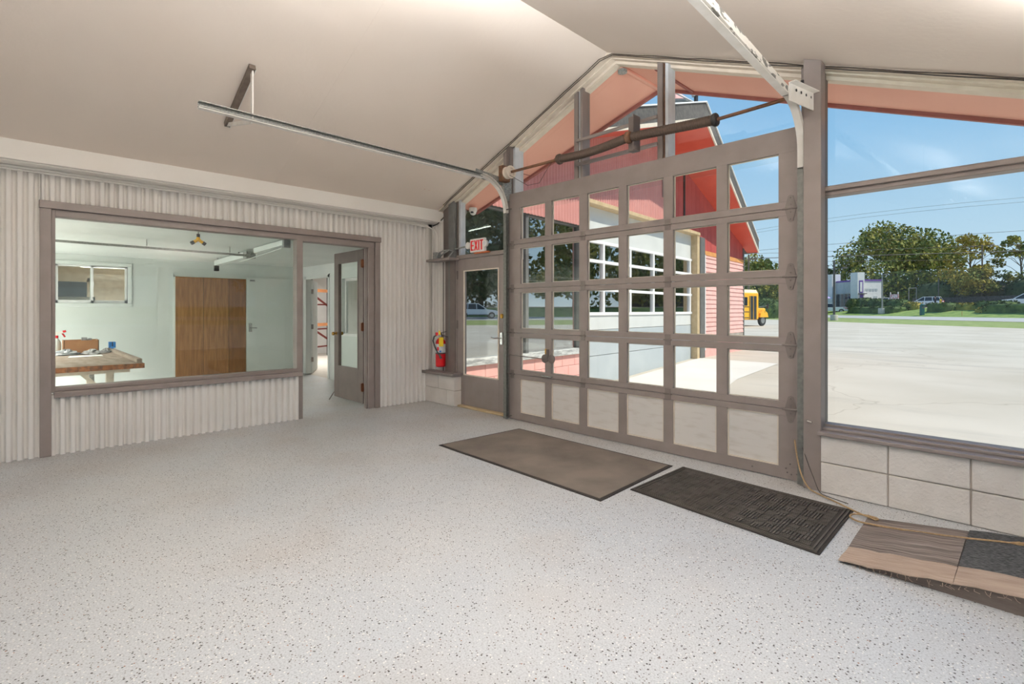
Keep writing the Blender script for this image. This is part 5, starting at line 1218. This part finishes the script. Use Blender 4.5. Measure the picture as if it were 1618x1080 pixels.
def pickup(label, loc, heading):
    t = thing('pickup_truck', label, 'truck', loc, heading); W = .98
    side = [(-2.9, .55), (-2.92, 1.15), (-.55, 1.18), (-.5, 1.12), (1.4, 1.12), (2.6, 1.02), (2.75, .85), (2.75, .5), (2.3, .48), (2.22, .72), (1.9, .88), (1.55, .72), (1.47, .45), (-1.35, .45), (-1.43, .72), (-1.75, .88), (-2.1, .72), (-2.2, .5)]
    MB().prism([(-W, y, z) for y, z in side], (2 * W, 0, 0)).build('body', 'car_white', t, local=True, bevel=.05, fix=True)
    MB().add([(-W + .03, -.55, 1.1), (W - .03, -.55, 1.1), (W - .03, 1.35, 1.1), (-W + .03, 1.35, 1.1), (-.76, -.4, 1.8), (.76, -.4, 1.8), (.76, .55, 1.8), (-.76, .55, 1.8)], [(3, 2, 1, 0), (4, 5, 6, 7), (0, 1, 5, 4), (1, 2, 6, 5), (2, 3, 7, 6), (3, 0, 4, 7)]).build('cab_windows', 'car_glass', t, local=True)
    B(-.78, .78, -.43, .6, 1.78, 1.86).build('roof', 'car_white', t, local=True, bevel=.03)
    B(-.8, .8, -2.8, -.6, 1.13, 1.20).build('bed', 'car_dark', t, local=True)
    for x in (-.9, .9):
        for y in (-1.77, 1.88): wheel(t, x, y, .42, 1)
    for s in (-1, 1):
        B(s * .88 - .1, s * .88 + .1, -2.94, -2.86, .8, 1.1).build('tail_light', 'lamp_red', t, local=True)
        q = MB(); q.prism([(s * (W + .004), -2.85, .98), (s * (W + .004), -2.0, 1.02), (s * (W + .004), -2.0, 1.10), (s * (W + .004), -2.85, 1.12)], (s * .004, 0, 0)).prism([(s * (W + .004), -2.8, .78), (s * (W + .004), -2.3, .80), (s * (W + .004), -2.3, .9), (s * (W + .004), -2.8, .92)], (s * .004, 0, 0))
        q.build('red_lettering_stripe', 'lamp_red', t, local=True, fix=True)
    B(-.6, .6, 2.7, 2.78, .6, .95).build('grille', 'car_dark', t, local=True)
d_ = XD(1311, 58.5); pickup('white pickup truck with red lettering before the shop', ST(58.5, d_, .75), hdg(-RT * .86 + FW * .5))

# school bus behind the wing's corner
def bus(loc, heading):
    t = thing('school_bus', 'yellow school bus half hidden behind the workshop corner', 'bus', loc, heading); W = 1.2
    B(-W, W, -8.5, .9, .55, 2.85).build('body', 'bus_yellow', t, local=True, bevel=.12)
    q = MB(); q.prism([(-W + .02, -8.45, 2.75), (W - .02, -8.45, 2.75), (W - .25, -8.45, 3.1), (-W + .25, -8.45, 3.1)], (0, 9.3, 0)); q.build('roof', 'bus_cream', t, local=True, fix=True)
    B(-.95, .95, .85, 2.4, .62, 1.55).build('hood', 'bus_yellow', t, local=True, bevel=.12)
    B(-1.0, 1.0, .88, .93, 1.75, 2.6).build('windshield', 'car_glass', t, local=True)
    dr = B(W - .02, W + .03, -.55, .55, .6, 2.55).build('entry_door', 'car_dark', t, local=True)
    for y in (-.5, 0, .48): B(W + .03, W + .05, y - .025, y + .025, .6, 2.55).build('door_bar', 'bus_yellow', dr, local=True)
    for s in (-1, 1):
        for k in range(8):
            y = -1.75 - k * .85
            if s == 1 and k in (0, 1): continue
            B(s * W - .02, s * W + .02, y - .33, y + .33, 1.75, 2.45).build('window', 'car_glass', t, local=True, bevel=.01)
    B(W - .01, W + .03, -1.28, -.85, 1.75, 2.45).build('window', 'car_glass', t, local=True)
    B(W + .0, W + .03, -3.0, -1.36, 1.70, 2.62).build('red_notice', 'bus_red', t, local=True)
    for z in (.72, 1.2, 1.62): B(-W - .02, W + .02, -8.4, -.6, z, z + .05).build('rub_rail', 'car_dark', t, local=True)
    for x in (-1.0, 1.0):
        for y in (1.65, -5.8): wheel(t, x, y, .5, 1)
    for s in (-1, 1):
        q = MB(); q.prism([(s * .9, 1.05, .75), (s * .9, 1.15, 1.1), (s * .9, 1.45, 1.28), (s * .9, 1.9, 1.28), (s * .9, 2.2, 1.1), (s * .9, 2.3, .75)], (s * .32, 0, 0)); q.build('fender', 'bus_yellow', t, local=True, fix=True)
    MB().tube([(1.1, .9, 1.6), (1.4, 1.9, 1.75)], .03, 6).build('mirror_arm', 'car_dark', t, local=True); B(1.3, 1.45, 1.85, 1.95, 1.5, 1.9).build('mirror', 'car_dark', t, local=True)
    B(-.8, .8, 2.38, 2.46, .5, .75).build('bumper', 'car_dark', t, local=True)
Xb = (1169 - 809) / 804.6 * 44; bus(ST(Xb, 44, 0), hdg(RT * .83 + FW * .55))

# ------------------------------------------------------------------ shop, house, poles, wires
sp_ = thing('corner_shop', 'white shop with purple trim and grey sign band across the road', 'building', ST(72.5, 102.5, 1.7), YAW)
def sb(x0, x1, y0, y1, z0, z1, nm, mt, par=None, **k): return B(x0, x1, y0, y1, z0, z1).build(nm, mt, par or sp_, local=True, **k)
# local x across the street (negative side faces the road), local y along it
sb(-8, -3.6, -7.5, 9, 0, 5.2, 'wall_body', 'store_white'); sb(-8.12, -3.5, -7.6, 9.1, 5.1, 5.4, 'cornice', 'purple')
sb(-8.5, -7.2, -8.2, -6.2, 0, 6.7, 'corner_tower', 'store_white'); sb(-8.9, -7.2, -1.3, 3.6, 0, 6.8, 'entrance_tower', 'store_white')
sb(-8.1, -7.95, -6.1, -1.4, 2.9, 5.05, 'sign_band', 'store_grey')
f = sb(-8.12, -7.98, -6.1, -1.4, .4, 2.8, 'shop_window', 'car_glass')
for y in (-5, -3.8, -2.6): sb(-8.16, -7.96, y - .05, y + .05, .4, 2.8, 'window_bar', 'store_grey', f)
sb(-8.98, -8.88, .2, 2.6, 1.8, 5.0, 'purple_panel', 'purple'); sb(-8.98, -8.88, .2, 2.6, .2, 1.6, 'entrance_glass', 'car_glass')
sb(-8.2, -7.5, -8.25, -8.15, 2.9, 5.2, 'side_panel', 'purple'); sb(-8.1, -7.7, -8.3, -8.2, 3.1, 4.9, 'side_panel_face', 'store_white'); sb(-8.1, -7.5, -8.28, -8.18, .1, 2.6, 'side_door', 'purple')
sb(-8.4, -7.1, -8.7, -8.15, 2.65, 2.8, 'canopy', 'pole_dark'); sb(-5.0, -4.4, -7.56, -7.48, .1, 2.3, 'service_door', 'store_grey')
q = MB(); r = random.Random(3)
for k in range(5): sb(-6.9 + k * .55, -6.55 + k * .55, -7.56, -7.5, 3.3, 3.7, 'wall_mark', 'store_grey')
um = thing('patio_umbrella', 'lavender patio umbrella beside the shop entrance', 'umbrella', ST(61.5, 100.5, 1.4))
px_, py_, pz_ = ST(61.5, 100.5, 1.4); MB().lathe([(1.5, 2.3), (1.45, 2.35), (.05, 2.95), (.02, 3.0)], (px_, py_, pz_), 8).build('canopy', 'lavender', um); MB().tube([(px_, py_, pz_), (px_, py_, pz_ + 2.9)], .03, 6).build('pole', 'pole_light', um)
ho = thing('far_house', 'grey house with blue gable roof behind the hedge', 'building', ST(104, 122, 2.2), YAW)
def hb_(mb, nm, mt): return mb.build(nm, mt, ho, local=True, fix=True)
hb_(B(-5, 5, -8, 8, 0, 3.6), 'wall', 'store_grey'); hb_(MB().prism([(-5.4, -8.4, 3.5), (5.4, -8.4, 3.5), (0, -8.4, 6.2)], (0, 16.8, 0)), 'roof', 'roof_blue')
hb_(B(-5.1, -4.9, -9, -7.6, 0, 6.2), 'chimney_wall', 'store_white')
for y in (-5, -1, 3): hb_(B(-5.06, -4.98, y, y + 1.6, 1.2, 2.6), 'window', 'car_glass')
struct(MB().add([ST(75.5, 40, 1.5), ST(75.5, 96, 1.5), ST(75.5, 96, 3.6), ST(75.5, 40, 3.6), ST(76.2, 40, 1.5), ST(76.2, 96, 1.5), ST(76.2, 96, 3.6), ST(76.2, 40, 3.6)], [(0, 1, 2, 3), (7, 6, 5, 4), (3, 2, 6, 7), (0, 3, 7, 4), (1, 5, 6, 2)]).build('retaining_wall', 'retaining', fix=True), 'dark rough retaining wall below the thicket', 'wall')
def pole(label, px, X, z0, h, rad, mat, heads=(), base=None, group='lamp poles', name='lamp_pole', dd=None):
    d = dd or XD(px, X); x, y, z = ST(X, d, z0); t = thing(name, label, 'pole', (x, y, z), YAW, group)
    MB().tube([(0, 0, 0), (0, 0, h)], [rad, rad * .8], 8).build('shaft', mat, t, True, local=True)
    if base: MB().lathe([(base[0], 0), (base[0], base[1] * .9), (base[0] * .92, base[1])], (0, 0, 0), 14).build('base', 'concrete_base', t, True, local=True)
    for (a, b) in heads:
        MB().beam((0, 0, h - b), (a * .5, -a * .5, h - b), .06, .06).build('arm', mat, t, local=True)
        B(a * .5 - .28, a * .5 + .28, -a * .5 - .2, -a * .5 + .2, h - b - .08, h - b + .12).build('lamp_head', mat if mat != 'pole_light' else 'pole_dark', t, local=True, bevel=.04)
    return t
pole('dark lamp pole on a concrete drum at the lot edge', 1318, 40.5, .1, 7.5, .14, 'pole_dark', ((1.6, 1.0), (-1.6, 1.0)), (.42, .7), dd=XD(1318, 40.5))
pole('slim lamp pole on a concrete block before the shop shrubs', 1394, 58, .8, 6.2, .11, 'pole_light', ((.5, .1),), (.55, .9))
pole('thin pole carrying the drive through clearance bar, shop side', 1436, 73, 1.9, 3.6, .07, 'pole_light'); pole('thin pole carrying the drive through clearance bar, car side', 1448, 73, 1.9, 3.6, .07, 'pole_light')
a_, b_ = ST(73, XD(1436, 73), 5.4), ST(73, XD(1448, 73), 5.4); tag(MB().beam(a_, b_, .1, .12).build('clearance_bar', 'pole_light'), 'thin clearance bar between two drive through poles', 'bar')
pole('slim dark pole behind the white suv and the person', 1483, 70, 1.9, 4.6, .08, 'pole_dark')
pole('tall lamp pole with two round heads inside the golden tree', 1552, 77, 1.9, 10.2, .13, 'pole_wood', ((1.6, .2), (-1.6, .2)))
t = pole('wooden utility pole with crossarm behind the school bus', 1183, 35.0, .0, 9.6, .16, 'pole_wood', (), None, 'utility poles', 'utility_pole')
B(-1.1, 1.1, -.06, .06, 8.8, 8.95).build('crossarm', 'pole_wood', t, local=True)
for x in (-1, -.4, .4, 1): B(x - .05, x + .05, -.05, .05, 8.95, 9.15).build('insulator', 'pole_dark', t, local=True)
t = thing('utility_pole', 'wooden utility pole at the far end of the overhead wires', 'pole', ST(96, 54, 1.9), YAW, 'utility poles')
MB().tube([(0, 0, -.2), (0, 0, 12)], [.17, .13], 8).build('shaft', 'pole_wood', t, True, local=True); B(-.06, .06, -1.1, 1.1, 8.8, 8.95).build('crossarm', 'pole_wood', t, local=True)
for i, (pA, pB, pC, rad, lab) in enumerate((((35, 75, 9.0), (66, 66, 9.05), (96, 54, 9.3), .05, 'thick black overhead wire crossing before the trees'), ((35, 75.3, 9.7), (66, 65.5, 9.85), (96, 54, 10.2), .022, 'thin overhead wire just above the thick one'),
        ((35, 77, 10.2), (62, 57.5, 10.6), (96, 54, 11.6), .022, 'thin overhead wire rising steeply towards the bank'), ((35, 75, 8.55), (66, 66, 8.1), (96, 54, 8.6), .018, 'lowest thin overhead wire'), ((35, 75, 13.0), (58, 57.5, 14.1), (96, 54, 15.0), .014, 'faint high wire above all the others'), ((35, 75, 12.6), (58, 57.5, 13.6), (96, 54, 14.5), .014, 'faint wire just under the highest one'))):
    A, Bq, Cq = (Vector(ST(p[0], p[1], p[2])) for p in (pA, pB, pC)); pts = []
    for k in range(13):
        tt = k / 12; pts.append(A * (1 - tt) * (1 - 2 * tt) + Bq * 4 * tt * (1 - tt) + Cq * tt * (2 * tt - 1))
    tag(MB().tube(pts, rad, 5).build('overhead_wire', 'pole_dark'), lab, 'wire', 'overhead wires')
tp = thing('utility_pedestal', 'teal utility pedestal standing at the lawn edge', 'utility box', ST(57, XD(1457, 57), .6), YAW)
B(-.22, .22, -.18, .18, -.1, 1.45).build('body', 'teal', tp, local=True, bevel=.03); MB().lathe([(.26, 0), (.26, .08), (.10, .2)], (0, 0, 1.45), 12).build('cap', 'teal', tp, True, local=True); B(-.14, .14, -.19, -.17, 1.0, 1.3).build('notice', 'pole_dark', tp, local=True)
bo = thing('bollard', 'yellow bollard next to the walking person', 'bollard', ST(64, XD(1486, 64), 1.77)); x, y, z = ST(64, XD(1486, 64), 1.77)
MB().lathe([(.12, 0), (.12, 1.15), (.08, 1.25)], (x, y, z), 12).build('post', 'bollard_yellow', bo, True); MB().lathe([(.125, .9), (.125, 1.0)], (x, y, z), 12).build('band', 'car_dark', bo, True)
mb_ = thing('menu_sign', 'red and white drive through menu sign beside the shop', 'sign', ST(68, XD(1413, 68), 1.9), YAW)
B(-.06, .06, -1.0, 1.0, .5, 2.3).build('board', 'sign_pink', mb_, local=True); 
for y in (-.9, .9): B(-.06, .06, y - .06, y + .06, -.1, 2.7).build('leg', 'store_white', mb_, local=True)
tag(MB().beam(ST(57, XD(1520, 57), .5), ST(57, XD(1520, 57), 1.25), .05, .05).build('marker_stake', 'orange_trim'), 'thin marker stake in the lawn edge', 'stake')
for i, (px, X) in enumerate(((1436, 65), (1492, 62.5))):
    dd = XD(px, X); tag(crumple('boulder', ['pale boulder in front of the white suv', 'grey boulder at the feet of the walking person'][i], 'rock', ST(X, dd, 1.6), .7, .6, .75, 'concrete_base', 30 + i, 'boulders by the drive'))
rs = thing('road_sign', 'small white road sign among the shrubs beyond the bus', 'sign', ST(44, XD(1204, 44), .3), YAW); B(-.03, .03, -.03, .03, -.2, 3.2).build('post', 'pole_light', rs, local=True); B(-.05, -.03, -.35, .35, 2.4, 3.2).build('panel', 'store_white', rs, local=True)

# the person beside the white suv
def person(loc, heading):
    me = bpy.data.meshes.new('person'); V = [(0, 0, .95), (0, 0, 1.15), (0, .01, 1.38), (0, .02, 1.50), (0, .03, 1.60), (0, .03, 1.74),
        (-.17, 0, 1.42), (-.24, .02, 1.16), (-.22, .16, .95), (.17, 0, 1.42), (.24, -.02, 1.16), (.23, .10, .93),
        (-.10, 0, .90), (-.11, .10, .50), (-.11, .02, .09), (-.11, .17, .04), (.10, 0, .90), (.11, -.06, .50), (.11, -.24, .11), (.11, -.10, .04)]
    Eg = [(0, 1), (1, 2), (2, 3), (3, 4), (4, 5), (2, 6), (6, 7), (7, 8), (2, 9), (9, 10), (10, 11), (0, 12), (12, 13), (13, 14), (14, 15), (0, 16), (16, 17), (17, 18), (18, 19)]
    Rd = [.15, .14, .16, .06, .09, .08, .07, .05, .04, .07, .05, .04, .10, .07, .05, .04, .10, .07, .05, .04]
    me.from_pydata(V, Eg, []); me.update()
    o = bpy.data.objects.new('person', me); col.objects.link(o); o.location = loc; o.rotation_euler = (0, 0, heading)
    md = o.modifiers.new('skin', 'SKIN'); 
    if not me.skin_vertices: me.skin_vertices.new()
    for i, r_ in enumerate(Rd): me.skin_vertices[0].data[i].radius = (r_, r_ * .85); me.skin_vertices[0].data[i].use_root = (i == 0)
    s_ = o.modifiers.new('sub', 'SUBSURF'); s_.levels = 1; s_.render_levels = 2
    me.materials.append(MT['person_clothes']); tag(o, 'person in dark clothes walking beside the parked white suv', 'person')
    h = MB().lathe([(.02, .14), (.08, .12), (.10, .06), (.10, 0), (.06, -.06)], (0, -.0, 1.70), 12).build('hair', 'black', None, True); h.parent = o
    return o
try:
    person(ST(62.5, XD(1478, 62.5), 1.66), hdg(-RT * .6 + FW * .5))
except Exception as ex_:
    print('person failed', ex_)
